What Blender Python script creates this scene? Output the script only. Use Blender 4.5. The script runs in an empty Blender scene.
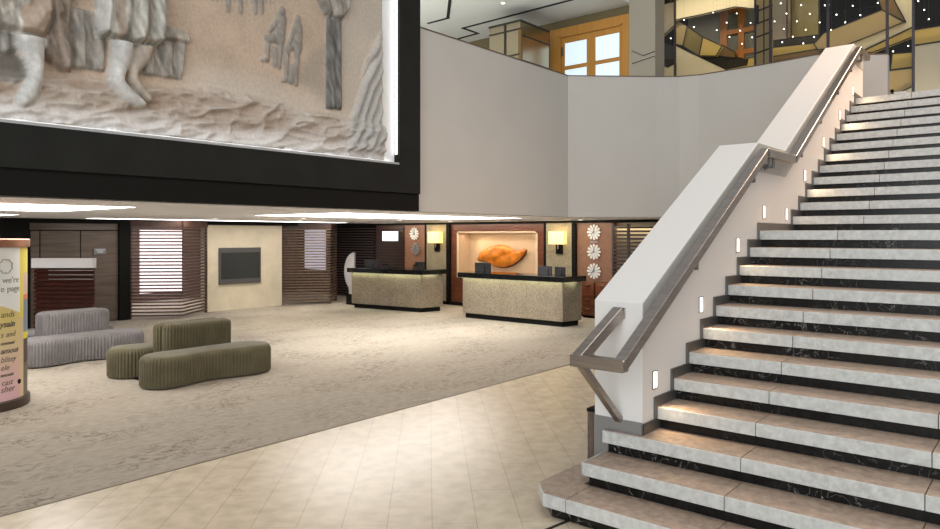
import bpy, bmesh, math, random
import numpy as np
from mathutils import Vector, Matrix
random.seed(4)
sc = bpy.context.scene
COL = sc.collection
PI = math.pi
CAM = Vector((0, 0, 2.0))
YAW = math.radians(39.85)          # view direction measured from +X (run of the stair)

# ------------------------------------------------------------------ materials
def nodes(name):
    m = bpy.data.materials.new(name); m.use_nodes = True
    nt = m.node_tree; b = nt.nodes['Principled BSDF']
    return m, nt, b
def N(nt, t, **kw):
    n = nt.nodes.new(t)
    for k, v in kw.items():
        if k in n.inputs: n.inputs[k].default_value = v
        else: setattr(n, k, v)
    return n
def rgb(c): return (c[0], c[1], c[2], 1)
def ramp(nt, fac, stops):
    r = nt.nodes.new('ShaderNodeValToRGB')
    e = r.color_ramp.elements
    while len(e) < len(stops): e.new(0.5)
    for i, (p, c) in enumerate(stops): e[i].position = p; e[i].color = rgb(c)
    nt.links.new(fac, r.inputs[0]); return r
def mat(name, c, rough=.5, metal=0., spec=.5, var=0., scale=4., stretch=(1, 1, 1), bump=0., bscale=60., emit=None, es=0.):
    m, nt, b = nodes(name)
    b.inputs['Base Color'].default_value = rgb(c)
    b.inputs['Roughness'].default_value = rough
    b.inputs['Metallic'].default_value = metal
    b.inputs['Specular IOR Level'].default_value = spec
    if var or bump:
        tc = N(nt, 'ShaderNodeTexCoord'); mp = N(nt, 'ShaderNodeMapping'); mp.inputs['Scale'].default_value = stretch
        nt.links.new(tc.outputs['Object'], mp.inputs[0])
    if var:
        nz = N(nt, 'ShaderNodeTexNoise', Scale=scale, Detail=6.)
        nt.links.new(mp.outputs[0], nz.inputs[0])
        lo = [x * (1 - var) for x in c]; hi = [min(1, x * (1 + var)) for x in c]
        r = ramp(nt, nz.outputs[0], [(.3, lo), (.7, hi)])
        nt.links.new(r.outputs[0], b.inputs['Base Color'])
    if bump:
        n2 = N(nt, 'ShaderNodeTexNoise', Scale=bscale, Detail=4.)
        nt.links.new(mp.outputs[0], n2.inputs[0])
        bp = N(nt, 'ShaderNodeBump', Strength=bump, Distance=.01)
        nt.links.new(n2.outputs[0], bp.inputs['Height']); nt.links.new(bp.outputs[0], b.inputs['Normal'])
    if emit:
        b.inputs['Emission Color'].default_value = rgb(emit); b.inputs['Emission Strength'].default_value = es
    return m

def carpet_mat():
    m, nt, b = nodes('carpet_taupe'); b.inputs['Roughness'].default_value = .95; b.inputs['Specular IOR Level'].default_value = .1
    L = nt.links.new
    tc = N(nt, 'ShaderNodeTexCoord'); mp = N(nt, 'ShaderNodeMapping'); mp.inputs['Rotation'].default_value = (0, 0, .45); mp.inputs['Scale'].default_value = (1, 1.7, 1)
    L(tc.outputs['Object'], mp.inputs[0])
    big = N(nt, 'ShaderNodeTexNoise', Scale=.9, Detail=3.); L(mp.outputs[0], big.inputs[0])
    ln = N(nt, 'ShaderNodeTexNoise', Scale=4.2, Detail=3., Distortion=1.2); L(mp.outputs[0], ln.inputs[0])
    a = N(nt, 'ShaderNodeMath', operation='SUBTRACT'); a.inputs[1].default_value = .5; L(ln.outputs[0], a.inputs[0])
    ab = N(nt, 'ShaderNodeMath', operation='ABSOLUTE'); L(a.outputs[0], ab.inputs[0])
    line = ramp(nt, ab.outputs[0], [(.008, (1, 1, 1)), (.04, (0, 0, 0))])
    mask = ramp(nt, big.outputs[0], [(.42, (0, 0, 0)), (.62, (1, 1, 1))])
    mul = N(nt, 'ShaderNodeMath', operation='MULTIPLY'); L(line.outputs[0], mul.inputs[0]); L(mask.outputs[0], mul.inputs[1])
    fine = N(nt, 'ShaderNodeTexNoise', Scale=9., Detail=6.); L(mp.outputs[0], fine.inputs[0])
    base = ramp(nt, fine.outputs[0], [(.3, (.315, .275, .225)), (.7, (.40, .36, .30))])
    mix = N(nt, 'ShaderNodeMix', data_type='RGBA'); mix.inputs['B'].default_value = rgb((.13, .105, .075))
    sc_ = N(nt, 'ShaderNodeMath', operation='MULTIPLY'); sc_.inputs[1].default_value = .68; L(mul.outputs[0], sc_.inputs[0])
    L(sc_.outputs[0], mix.inputs['Factor']); L(base.outputs[0], mix.inputs['A']); L(mix.outputs['Result'], b.inputs['Base Color'])
    return m

def tile_mat():
    m, nt, b = nodes('limestone_tiles'); b.inputs['Roughness'].default_value = .26; b.inputs['Specular IOR Level'].default_value = .35
    L = nt.links.new
    tc = N(nt, 'ShaderNodeTexCoord'); mp = N(nt, 'ShaderNodeMapping')
    mp.inputs['Rotation'].default_value = (0, 0, -math.radians(43.2)); mp.inputs['Location'].default_value = (0.1, .022, 0)
    L(tc.outputs['Object'], mp.inputs[0])
    br = N(nt, 'ShaderNodeTexBrick', Scale=1.); br.offset = .5
    br.inputs['Color1'].default_value = rgb((.565, .48, .37)); br.inputs['Color2'].default_value = rgb((.60, .515, .40)); br.inputs['Mortar'].default_value = rgb((.37, .31, .235))
    br.inputs['Mortar Size'].default_value = .0028; br.inputs['Brick Width'].default_value = 1.24; br.inputs['Row Height'].default_value = .31; br.inputs['Mortar Smooth'].default_value = .3
    L(mp.outputs[0], br.inputs[0])
    nz = N(nt, 'ShaderNodeTexNoise', Scale=7., Detail=8.); L(tc.outputs['Object'], nz.inputs[0])
    r = ramp(nt, nz.outputs[0], [(.35, (.86, .84, .80)), (.65, (1.04, 1.03, 1.0))])
    mx = N(nt, 'ShaderNodeMix', data_type='RGBA', blend_type='MULTIPLY'); mx.inputs['Factor'].default_value = 1
    L(br.outputs[0], mx.inputs['A']); L(r.outputs[0], mx.inputs['B'])
    sp = N(nt, 'ShaderNodeTexNoise', Scale=2.4, Detail=12., Roughness=.75); L(tc.outputs['Object'], sp.inputs[0])
    r2 = ramp(nt, sp.outputs[0], [(.30, (.72, .68, .62)), (.40, (1, 1, 1))])
    m2 = N(nt, 'ShaderNodeMix', data_type='RGBA', blend_type='MULTIPLY'); m2.inputs['Factor'].default_value = 1
    L(mx.outputs['Result'], m2.inputs['A']); L(r2.outputs[0], m2.inputs['B']); L(m2.outputs['Result'], b.inputs['Base Color'])
    return m

def marble(name, c, vein, vscale=3., width=.012, rough=.3, var=.12, spec=.5, amount=1.):
    m, nt, b = nodes(name); b.inputs['Roughness'].default_value = rough; b.inputs['Specular IOR Level'].default_value = spec
    L = nt.links.new
    tc = N(nt, 'ShaderNodeTexCoord')
    n1 = N(nt, 'ShaderNodeTexNoise', Scale=vscale, Detail=7., Distortion=1.); L(tc.outputs['Object'], n1.inputs[0])
    a = N(nt, 'ShaderNodeMath', operation='SUBTRACT'); a.inputs[1].default_value = .5; L(n1.outputs[0], a.inputs[0])
    ab = N(nt, 'ShaderNodeMath', operation='ABSOLUTE'); L(a.outputs[0], ab.inputs[0])
    ln = ramp(nt, ab.outputs[0], [(0, (amount,) * 3), (width, (0, 0, 0))])
    n2 = N(nt, 'ShaderNodeTexNoise', Scale=vscale * 2.1, Detail=8., Roughness=.65); L(tc.outputs['Object'], n2.inputs[0])
    n3 = N(nt, 'ShaderNodeTexNoise', Scale=1.7, Detail=2.); L(tc.outputs['Object'], n3.inputs[0])
    mk = ramp(nt, n3.outputs[0], [(.45, (0, 0, 0)), (.6, (1, 1, 1))])
    ml = N(nt, 'ShaderNodeMath', operation='MULTIPLY'); L(ln.outputs[0], ml.inputs[0]); L(mk.outputs[0], ml.inputs[1])
    base = ramp(nt, n2.outputs[0], [(.3, [x * (1 - var) for x in c]), (.7, [x * (1 + var) for x in c])])
    mix = N(nt, 'ShaderNodeMix', data_type='RGBA'); mix.inputs['B'].default_value = rgb(vein)
    L(ml.outputs[0], mix.inputs['Factor']); L(base.outputs[0], mix.inputs['A']); L(mix.outputs['Result'], b.inputs['Base Color'])
    return m

def mosaic(name, c1, c2, scale=38.):
    m, nt, b = nodes(name); b.inputs['Roughness'].default_value = .55
    L = nt.links.new
    tc = N(nt, 'ShaderNodeTexCoord'); v = N(nt, 'ShaderNodeTexVoronoi', Scale=scale); L(tc.outputs['Object'], v.inputs[0])
    nz = N(nt, 'ShaderNodeTexNoise', Scale=3., Detail=5.); L(tc.outputs['Object'], nz.inputs[0])
    sep = N(nt, 'ShaderNodeSeparateColor'); L(v.outputs['Color'], sep.inputs[0])
    ad = N(nt, 'ShaderNodeMath', operation='ADD'); L(sep.outputs[0], ad.inputs[0]); L(nz.outputs[0], ad.inputs[1])
    hf = N(nt, 'ShaderNodeMath', operation='MULTIPLY'); hf.inputs[1].default_value = .5; L(ad.outputs[0], hf.inputs[0])
    r = ramp(nt, hf.outputs[0], [(.2, c1), (.8, c2)]); L(r.outputs[0], b.inputs['Base Color'])
    bp = N(nt, 'ShaderNodeBump', Strength=.25, Distance=.004); L(v.outputs['Distance'], bp.inputs['Height']); L(bp.outputs[0], b.inputs['Normal'])
    return m

def wood(name, c, axis='z', rough=.4, var=.25, sc_=3.):
    st = {'z': (6, 6, .5), 'x': (.5, 6, 6), 'y': (6, .5, 6)}[axis]
    return mat(name, c, rough, var=var, scale=sc_, stretch=st)

def glass_mat(name, tint=(.96, .95, .92), refl=.025):
    m = bpy.data.materials.new(name); m.use_nodes = True; nt = m.node_tree; nt.nodes.clear(); L = nt.links.new
    o = N(nt, 'ShaderNodeOutputMaterial'); t = N(nt, 'ShaderNodeBsdfTransparent'); t.inputs[0].default_value = rgb(tint)
    g = N(nt, 'ShaderNodeBsdfGlossy'); g.inputs['Roughness'].default_value = .02
    f = N(nt, 'ShaderNodeMixShader'); f.inputs[0].default_value = refl
    L(t.outputs[0], f.inputs[1]); L(g.outputs[0], f.inputs[2]); L(f.outputs[0], o.inputs[0])
    return m

def attr_mat(name):
    m, nt, b = nodes(name); b.inputs['Roughness'].default_value = .85; b.inputs['Specular IOR Level'].default_value = .15
    a = N(nt, 'ShaderNodeAttribute'); a.attribute_name = 'pigment'
    tc = N(nt, 'ShaderNodeTexCoord'); mp = N(nt, 'ShaderNodeMapping'); mp.inputs['Scale'].default_value = (1.4, 1, .9)
    nt.links.new(tc.outputs['Object'], mp.inputs[0])
    nz = N(nt, 'ShaderNodeTexNoise', Scale=22., Detail=7., Roughness=.7); nt.links.new(mp.outputs[0], nz.inputs[0])
    r = ramp(nt, nz.outputs[0], [(.32, (.84, .83, .82)), (.62, (1.05, 1.045, 1.04))])
    mx = N(nt, 'ShaderNodeMix', data_type='RGBA', blend_type='MULTIPLY'); mx.inputs['Factor'].default_value = 1
    nt.links.new(a.outputs['Color'], mx.inputs['A']); nt.links.new(r.outputs[0], mx.inputs['B']); nt.links.new(mx.outputs['Result'], b.inputs['Base Color'])
    bp = N(nt, 'ShaderNodeBump', Strength=.15, Distance=.02); nt.links.new(nz.outputs[0], bp.inputs['Height']); nt.links.new(bp.outputs[0], b.inputs['Normal'])
    return m

M = dict(
    carpet=carpet_mat(), tile=tile_mat(),
    plaster=mat('painted_plaster', (.555, .527, .49), .6, spec=.25, var=.02, scale=1.5),
    white=mat('white_plaster', (.66, .645, .625), .55, spec=.3),
    soffit=mat('soffit_paint', (.92, .92, .95), .7, spec=.2),
    ceil=mat('upper_ceiling_paint', (.70, .71, .67), .7, spec=.2),
    black=mat('black_satin', (.007, .007, .006), .65, spec=.12), blackf=mat('black_frame', (.015, .0155, .014), .6, spec=.12, var=.15, scale=3),
    blackgloss=mat('black_stone', (.008, .009, .009), .08), groove=mat('groove_black', (.01, .01, .008), .8),
    stone_front=marble('pale_marble', (.50, .505, .485), (.27, .25, .22), 9., .03, .38, .20, amount=.35),
    stone_tread=marble('tan_marble', (.345, .26, .20), (.13, .095, .075), 8.0, .03, .45, .30, amount=.5),
    stone_dark=marble('dark_veined_marble', (.009, .0085, .008), (.30, .285, .265), 7.5, .006, .22, .6, spec=.22),
    steel=mat('brushed_bronze_steel', (.40, .355, .32), .30, metal=1., var=.12, scale=5, stretch=(1, 1, 12)),
    steel_d=mat('dark_steel_trim', (.17, .165, .16), .42, metal=.75),
    plinth=mat('grey_metal_plinth', (.30, .31, .32), .35, metal=.7),
    darkwood=wood('dark_wenge', (.105, .076, .058), 'x', .35, .3),
    redwood=wood('red_mahogany', (.16, .050, .024), 'y', .35, .3), brownwood=wood('brown_wood', (.075, .03, .018), 'y', .4, .3),
    copper=mat('copper_brown_panel', (.29, .145, .085), .45, var=.12, scale=9),
    slat=wood('slat_brown', (.070, .040, .026), 'x', .33, .3), slatd=wood('slat_dark', (.05, .03, .025), 'y', .35, .3),
    travertine=mosaic('stone_mosaic', (.24, .20, .125), (.40, .345, .235), 48.),
    deskstone=mosaic('desk_mosaic', (.135, .108, .073), (.335, .275, .20), 62.),
    marblewall=mat('cream_marble_wall', (.72, .64, .49), .35, var=.09, scale=3.),
    niche=wood('niche_linen', (.58, .43, .29), 'z', .7, .10, 12.), nichetrim=mat('niche_trim', (.75, .60, .42), .5),
    leaf=mat('burl_wood', (.62, .20, .018), .3, var=.35, scale=6, bump=.15, bscale=12.), leafd=mat('leaf_edge', (.10, .03, .01), .5),
    olive=mat('olive_velvet', (.110, .095, .055), .9, spec=.15, var=.14, scale=5.), grey=mat('grey_velvet', (.195, .182, .182), .9, spec=.15, var=.12, scale=5.),
    monitor=mat('charcoal_plastic', (.035, .036, .04), .45), screen=mat('dark_screen', (.045, .05, .05), .12), alu=mat('silver', (.55, .55, .55), .35, metal=.9),
    brass=mat('brass', (.62, .50, .33), .3, metal=1.), copperring=mat('copper_ring', (.42, .21, .13), .35, metal=.6),
    basebrown=mat('bronze_base', (.045, .028, .018), .4),
    pwhite=mat('poster_white', (.88, .89, .86), .5), pyellow=mat('poster_yellow', (.82, .68, .12), .5), ink=mat('ink', (.16, .13, .10), .7), inkl=mat('ink_grey', (.36, .36, .33), .7),
    orange=wood('orange_oak', (.56, .27, .055), 'z', .4, .08), orange2=wood('lattice_oak', (.36, .13, .02), 'z', .4, .1),
    bronzemirror=mat('bronze_mirror', (.36, .31, .22), .22, metal=1.), joint=mat('joint_bronze', (.03, .024, .016), .5),
    bronzewall=mat('bronze_wall', (.20, .165, .085), .4, metal=.2), column=mat('champagne_panel', (.43, .39, .31), .4, metal=.15),
    cream=mat('cream_facet', (.66, .58, .40), .45), taupe=mat('taupe_facet', (.30, .26, .20), .45), greige=mat('greige_facet', (.44, .41, .35), .45),
    tan=mat('tan_facet', (.38, .28, .13), .4), facetolive=mat('olive_facet', (.20, .155, .045), .35), gold=mat('gold_facet', (.52, .37, .10), .35),
    bronze=mat('bronze_facet', (.17, .10, .03), .35), brown=mat('brown_facet', (.028, .021, .012), .35), lat=mat('lattice_pane', (.14, .15, .12), .3),
    mull=mat('mullion', (.075, .065, .085), .4, metal=.4), bluegrey=mat('blue_grey_panel', (.26, .31, .36), .35),
    glass=glass_mat('screen_glass'),
    sunwhite=mat('white_enamel', (.85, .84, .81), .4), pale=mat('pale_lilac', (.60, .48, .47), .6),
    shade=mat('linen_shade_lit', (.9, .75, .4), .6, emit=(1., .72, .20), es=.95),
    bulb=mat('lamp_bulb', (1, .9, .7), .5, emit=(1., .82, .45), es=6.),
    led=mat('led_white', (1, 1, 1), .5, emit=(.97, .98, 1.), es=3.2), trough=mat('light_trough', (1, 1, 1), .5, emit=(1., .97, .93), es=6.5),
    steplens=mat('step_lens', (1, 1, 1), .5, emit=(1., .86, .64), es=4.), dot=mat('dot_glow', (1, 1, 1), .5, emit=(1., .95, .85), es=6.),
    underglow=mat('counter_glow', (1, 1, 1), .5, emit=(.85, .95, .62), es=14.0), display=mat('display_lit', (1, 1, 1), .5, emit=(.90, .92, 1.), es=1.6),
    winlit=mat('window_lit', (1, 1, 1), .5, emit=(.82, .68, .70), es=.95), doorglass=mat('door_glass_lit', (.6, .7, .75), .1, emit=(.70, .85, 1.), es=.72),
    signplate=mat('sign_plate', (.20, .20, .22), .4, metal=.5), signtext=mat('sign_text', (.72, .72, .74), .5),
    downl=mat('downlight_lens', (1, 1, 1), .5, emit=(1., .93, .8), es=4.),
    relief=attr_mat('relief_pigment'), board=mat('relief_backboard', (.80, .80, .80), .6),
)

for k_ in ('olive', 'grey'):
    b_ = M[k_].node_tree.nodes['Principled BSDF']; b_.inputs['Sheen Weight'].default_value = .22; b_.inputs['Sheen Roughness'].default_value = .4
# ------------------------------------------------------------------ mesh helpers
class MB:
    def __init__(s): s.bm = bmesh.new()
    def poly_prism(s, base, top):
        n = len(base)
        b = [s.bm.verts.new(p) for p in base]; t = [s.bm.verts.new(p) for p in top]
        s.bm.faces.new(b[::-1]); s.bm.faces.new(t)
        for i in range(n):
            j = (i + 1) % n; s.bm.faces.new((b[i], b[j], t[j], t[i]))
        return s
    def box(s, x0, x1, y0, y1, z0, z1):
        x0, x1 = sorted((x0, x1)); y0, y1 = sorted((y0, y1)); z0, z1 = sorted((z0, z1))
        q = [(x0, y0), (x1, y0), (x1, y1), (x0, y1)]
        return s.poly_prism([(x, y, z0) for x, y in q], [(x, y, z1) for x, y in q])
    def prism(s, pts, z0, z1):
        a = sum(pts[i][0] * pts[(i + 1) % len(pts)][1] - pts[(i + 1) % len(pts)][0] * pts[i][1] for i in range(len(pts)))
        if a < 0: pts = pts[::-1]
        return s.poly_prism([(x, y, z0) for x, y in pts], [(x, y, z1) for x, y in pts])
    def slab_y(s, pts, y0, y1):     # outline in x,z extruded along y
        return s.poly_prism([(x, y1, z) for x, z in pts], [(x, y0, z) for x, z in pts])
    def slab_x(s, pts, x0, x1):     # outline in y,z extruded along x
        return s.poly_prism([(x0, y, z) for y, z in pts], [(x1, y, z) for y, z in pts])
    def bar(s, p, q, w, h, up=(0, 0, 1), ext=0.):
        p, q = Vector(p), Vector(q); d = (q - p).normalized(); p = p - d * ext; q = q + d * ext
        side = d.cross(Vector(up)).normalized(); u = side.cross(d)
        o = [side * (a * w / 2) + u * (b * h / 2) for a, b in ((-1, -1), (1, -1), (1, 1), (-1, 1))]
        return s.poly_prism([p + v for v in o], [q + v for v in o])
    def tube(s, p, q, r, n=16, r2=None):
        p, q = Vector(p), Vector(q); d = (q - p).normalized()
        a = d.orthogonal().normalized(); b = d.cross(a); r2 = r if r2 is None else r2
        return s.poly_prism([p + (a * math.cos(t) + b * math.sin(t)) * r for t in [2 * PI * i / n for i in range(n)]],
                            [q + (a * math.cos(t) + b * math.sin(t)) * r2 for t in [2 * PI * i / n for i in range(n)]])
    def lathe(s, cx, cy, prof, n=48):
        rings = [[s.bm.verts.new((cx + r * math.cos(2 * PI * i / n), cy + r * math.sin(2 * PI * i / n), z)) for i in range(n)] for r, z in prof]
        for a, b in zip(rings, rings[1:]):
            for i in range(n): s.bm.faces.new((a[i], a[(i + 1) % n], b[(i + 1) % n], b[i]))
        s.bm.faces.new(rings[0][::-1]); s.bm.faces.new(rings[-1]); return s
    def sphere(s, c, r, n=12):
        bmesh.ops.create_uvsphere(s.bm, u_segments=n, v_segments=max(6, n // 2), radius=r, matrix=Matrix.Translation(c)); return s
    def build(s, name, m, parent=None, bevel=0., smooth=False, seg=2):
        bmesh.ops.recalc_face_normals(s.bm, faces=s.bm.faces[:])
        me = bpy.data.meshes.new(name); s.bm.to_mesh(me); s.bm.free()
        return link(name, me, m, parent, bevel, smooth, seg)
def wt(o):
    v = Vector((0, 0, 0))
    while o: v += o.location; o = o.parent
    return v
def link(name, me, m, parent=None, bevel=0., smooth=False, seg=2):
    o = bpy.data.objects.new(name, me); COL.objects.link(o)
    me.materials.append(M[m] if isinstance(m, str) else m)
    if parent is not None:
        o.parent = parent; o.location = -wt(parent)
    if smooth:
        for p in me.polygons: p.use_smooth = True
    if bevel:
        b = o.modifiers.new('bevel', 'BEVEL'); b.width = bevel; b.segments = seg; b.limit_method = 'ANGLE'; b.angle_limit = .6
    return o
def box(name, m, x0, x1, y0, y1, z0, z1, parent=None, bevel=0.):
    return MB().box(x0, x1, y0, y1, z0, z1).build(name, m, parent, bevel)
def thing(name, label, cat, loc, group=None):
    o = bpy.data.objects.new(name, None); COL.objects.link(o); o.location = loc; o.empty_display_size = .1
    return tag(o, label, cat, group)
def tag(o, label, cat, group=None):
    o['label'] = label; o['category'] = cat
    if group: o['group'] = group
    return o
def st(o): o['kind'] = 'structure'; return o
def copy_tree(src, loc):
    r = src.copy(); COL.objects.link(r); r.location = loc
    for ch in list(src.children):
        c = ch.copy(); COL.objects.link(c); c.parent = r
        for g in ch.children:
            d = g.copy(); COL.objects.link(d); d.parent = c
    return r
def sub(p, q): return Vector(q) - Vector(p)

# ------------------------------------------------------------------ floor, slabs, ceilings
BAY = [(12.05, 7.5), (12.92, 6.55), (13.27, 6.18), (13.55, 5.82), (13.67, 5.45), (13.62, 4.25), (13.47, 3.25), (14.0, 2.60), (14.22, 2.27)]
st(box('floor', 'tile', -9, 18, -7, 5.76, -.2, 0))
st(box('floor_carpet', 'carpet', -9, 18, 5.76, 23, -.2, .004))
st(MB().box(-9, 16, 5.745, 5.765, 0, .007).build('trim_carpet', mat('carpet_edge_strip', (.20, .17, .13), .5)))
st(MB().bar((3.7, 2.69, .003), (4.25, 2.605, .003), .022, .006).build('trim_floor_inlay', 'groove'))
ZS = 2.36
UF = 4.08
slab = [(-4, 7.5)] + BAY + [(15.4, 2.27), (18, 2.27), (18, 23), (-4, 23)]
st(MB().prism(slab, ZS, UF).build('ceiling_lobby', 'soffit'))
st(box('floor_landing', 'stone_tread', 12.62, 19, -3.2, 2.27, 3.7, UF + .012))
# balcony parapet following the bay
def parapet(z0, z1, t, off=0.):
    mb = MB(); pts = [Vector(p) for p in [(-4, 7.5)] + BAY]
    nrm = []
    for i in range(len(pts)):
        a = pts[max(i - 1, 0)]; b = pts[min(i + 1, len(pts) - 1)]
        d = (b - a).normalized(); nrm.append(Vector((-d.y, d.x)))
    outer = [p - n * off for p, n in zip(pts, nrm)]; inner = [p + n * t for p, n in zip(pts, nrm)]
    for i in range(len(pts) - 1):
        q = [outer[i], outer[i + 1], inner[i + 1], inner[i]]
        mb.poly_prism([(v.x, v.y, z0) for v in q], [(v.x, v.y, z1) for v in q])
    bmesh.ops.remove_doubles(mb.bm, verts=mb.bm.verts[:], dist=1e-4)
    fs = {}
    for f in mb.bm.faces: fs.setdefault(tuple(sorted(v.index for v in f.verts)), []).append(f)
    return mb
p_ = parapet(ZS, 5.185, .14, .004); st(p_.build('wall_balcony', 'plaster'))
st(parapet(5.185, 5.205, .15, .012).build('trim_balcony', mat('coping_brown', (.13, .09, .065), .4)))
# upper ceiling with dark shadow grooves
st(MB().prism([(-4, 7.05), (13.93, 7.05), (14.1, 7.05), (14.1, 23), (-4, 23)], 7.0, 7.25).build('ceiling_upper', 'ceil'))
gr = MB()
for p, q in [((12.07, 11.35), (12.07, 10.74)), ((12.07, 10.74), (10.6, 9.33)), ((12.80, 7.2), (12.89, 10.98)), ((12.89, 10.98), (13.46, 10.98)), ((13.46, 10.98), (13.51, 11.7))]:
    gr.bar((p[0], p[1], 6.995), (q[0], q[1], 6.995), .07, .012, ext=.03)
st(gr.build('trim_ceiling', 'groove'))
st(box('wall_upper', 'bronzewall', 13.93, 14.1, 7.02, 23, UF, 7.0))
st(box('wall_upper_column', 'column', 13.80, 14.25, 6.45, 7.05, UF, 8.4))

# ------------------------------------------------------------------ lobby walls
st(box('wall_left', 'darkwood', -4.2, -4, 7.5, 23, 0, ZS))
st(box('wall_entry', 'darkwood', -4, 7.32, 16.8, 17.0, 0, ZS))
st(box('wall_entry_jamb', 'black', 7.30, 7.55, 16.72, 17.0, 0, ZS))
dw = MB()
for x in (4.2, 5.47, 5.66, 6.48): dw.box(x - .008, x + .008, 16.79, 16.81, 0, 2.10)
dw.box(-4, 7.3, 16.785, 16.81, 2.09, 2.115); st(dw.build('trim_panel_joints', 'black'))
st(box('wall_recess', 'black', 2.5, 5.45, 16.76, 16.81, 0, 2.30))
st(box('wall_marble', 'marblewall', 9.56, 11.84, 16.83, 17.15, 0, ZS))
st(box('wall_lounge', mat('lounge_wall', (.13, .078, .068), .6, var=.35, scale=1.2), 7, 18, 21.0, 21.2, 0, ZS))
st(box('wall_lounge_side', 'brownwood', 15.42, 15.6, 16.5, 21, 0, ZS))
st(box('trim_cornice', 'black', -4, 15.05, 16.74, 16.82, 2.26, ZS))
# back wall, x = 15.1, in panels
def panel(name, m, y0, y1, z0=0., z1=2.355, x0=15.1, x1=15.35): return st(box(name, m, x0, x1, y0, y1, z0, z1))
panel('wall_back_slatted', 'black', 16.45, 18.7, 0, ZS)
panel('wall_back_lilac', 'brownwood', 15.18, 16.47)
panel('wall_back_copper', 'copper', 14.30, 15.18)
panel('trim_back', 'black', 14.2, 14.32, 0, 2.32, 15.06); panel('wall_back_pillar', 'travertine', 13.43, 14.22, 0, 2.31, 15.04)
panel('trim_back', 'black', 13.31, 13.43, 0, 2.32, 15.02)
wb = MB(); wb.box(15.1, 15.6, 13.05, 13.31, 0, 2.30); wb.box(15.1, 15.6, 10.09, 10.34, 0, 2.30); wb.box(15.1, 15.6, 10.34, 13.05, 0, .80); wb.box(15.1, 15.6, 10.34, 13.05, 2.08, 2.30)
st(wb.build('wall_back_niche_surround', 'redwood'))
nb = MB(); nb.box(15.6, 15.7, 10.2, 13.2, .7, 2.2); nb.box(15.11, 15.6, 13.02, 13.05, .8, 2.08); nb.box(15.11, 15.6, 10.34, 10.37, .8, 2.08); nb.box(15.11, 15.6, 10.34, 13.05, .8, .83); nb.box(15.11, 15.6, 10.34, 13.05, 2.05, 2.08)
st(nb.build('wall_back_niche', 'niche'))
tr = MB(); tr.box(15.085, 15.11, 10.31, 10.37, .80, 2.10); tr.box(15.085, 15.11, 13.02, 13.08, .80, 2.10); tr.box(15.085, 15.11, 10.31, 13.08, 2.06, 2.10); tr.box(15.085, 15.11, 10.31, 13.08, .79, .82)
st(tr.build('trim_niche', 'nichetrim'))
panel('trim_back', 'black', 10.01, 10.09, 0, 2.32, 15.04); panel('wall_back_pillar', 'travertine', 9.24, 10.01, 0, 2.31, 15.04); panel('trim_back', 'black', 9.13, 9.24, 0, 2.32, 15.02)
panel('wall_back_copper', 'copper', 8.14, 9.13); panel('wall_back_cream', mat('cream_wall', (.70, .58, .40), .6), 2.2, 8.14, 0, 2.355, 15.3, 15.5)
st(box('trim_cornice', 'black', 15.0, 15.4, 5.5, 16.47, 2.30, ZS))
st(box('baseboard_back', 'black', 15.02, 15.08, 8.9, 16.4, 0, .10))
# ------------------------------------------------------------------ slatted screens
def slats(mb, a, b, z0, z1, n, th, dp):
    for i in range(n):
        z = z0 + (z1 - z0) * (i + .5) / n
        mb.bar((a[0], a[1], z), (b[0], b[1], z), dp, th)
    return mb
def screen(label, pts, ms, n=27, z0=.05, z1=2.2, th=.034):
    t = thing('slatted_screen', label, 'screen', (pts[1][0], pts[1][1], 0), 'slatted timber screens')
    for a, b in zip(pts, pts[1:]):
        slats(MB(), a, b, z0, z1, n, th, .06).build('slat_panel', ms, t)
    for p in (pts[0], pts[-1]): MB().box(p[0] - .02, p[0] + .02, p[1] - .01, p[1] + .05, 0.004, 2.30).build('post', 'slatd', t)
    for a, b in zip(pts, pts[1:]): MB().bar((a[0], a[1], 2.27), (b[0], b[1], 2.27), .09, .15).build('head_rail', 'brownwood', t)
    return t
screen('V-plan dark slatted timber screen left of the cream marble wall', [(7.58, 16.77), (8.44, 16.0), (9.52, 16.80)], 'slat')  # darker slats: their backlit look is put into the colour
screen('V-plan brown slatted timber screen right of the cream marble wall', [(11.88, 17.20), (13.03, 16.19), (13.80, 16.84)], wood('slat_tan', (.20, .125, .075), 'x', .35, .3))  # lighter copy of the slat colour, front light put into it
t = thing('slatted_screen', 'dark slatted wall screen with the lit white display behind the first desk', 'screen', (15.05, 15.8, 0), 'slatted timber screens')
slats(MB(), (15.06, 15.2, 0), (15.06, 16.45, 0), .05, 2.25, 24, .04, .05).build('slat_panel', 'slatd', t)
t = thing('slatted_screen', 'almost black slatted screen in the dark corner beside the first desk', 'screen', (15.05, 17.5, 0), 'slatted timber screens')
slats(MB(), (15.06, 16.5, 0), (15.06, 18.6, 0), .0, 2.25, 27, .04, .05).build('slat_panel', 'slatd', t)
t = thing('slatted_screen', 'brown slatted screen over a cream wall behind the sloping stair wall', 'screen', (15.05, 7.2, 0), 'slatted timber screens')
slats(MB(), (15.08, 5.6, 0), (15.08, 8.1, 0), .90, 2.22, 15, .045, .05).build('slat_panel', 'slatd', t)
for y in (8.11, 7.72, 7.0): MB().box(15.05, 15.11, y - .03, y + .03, .88, 2.26).build('post', 'slatd', t)
st(box('window_1', 'winlit', 9.75, 11.05, 20.95, 20.99, .25, 2.15))  # added glowing panel standing in for the bright lounge behind the slats
st(box('window_2', mat('window_lit_dim', (1, 1, 1), .5, emit=(.66, .64, .78), es=.5), 15.38, 15.41, 19.35, 20.5, .80, 2.2))
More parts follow.
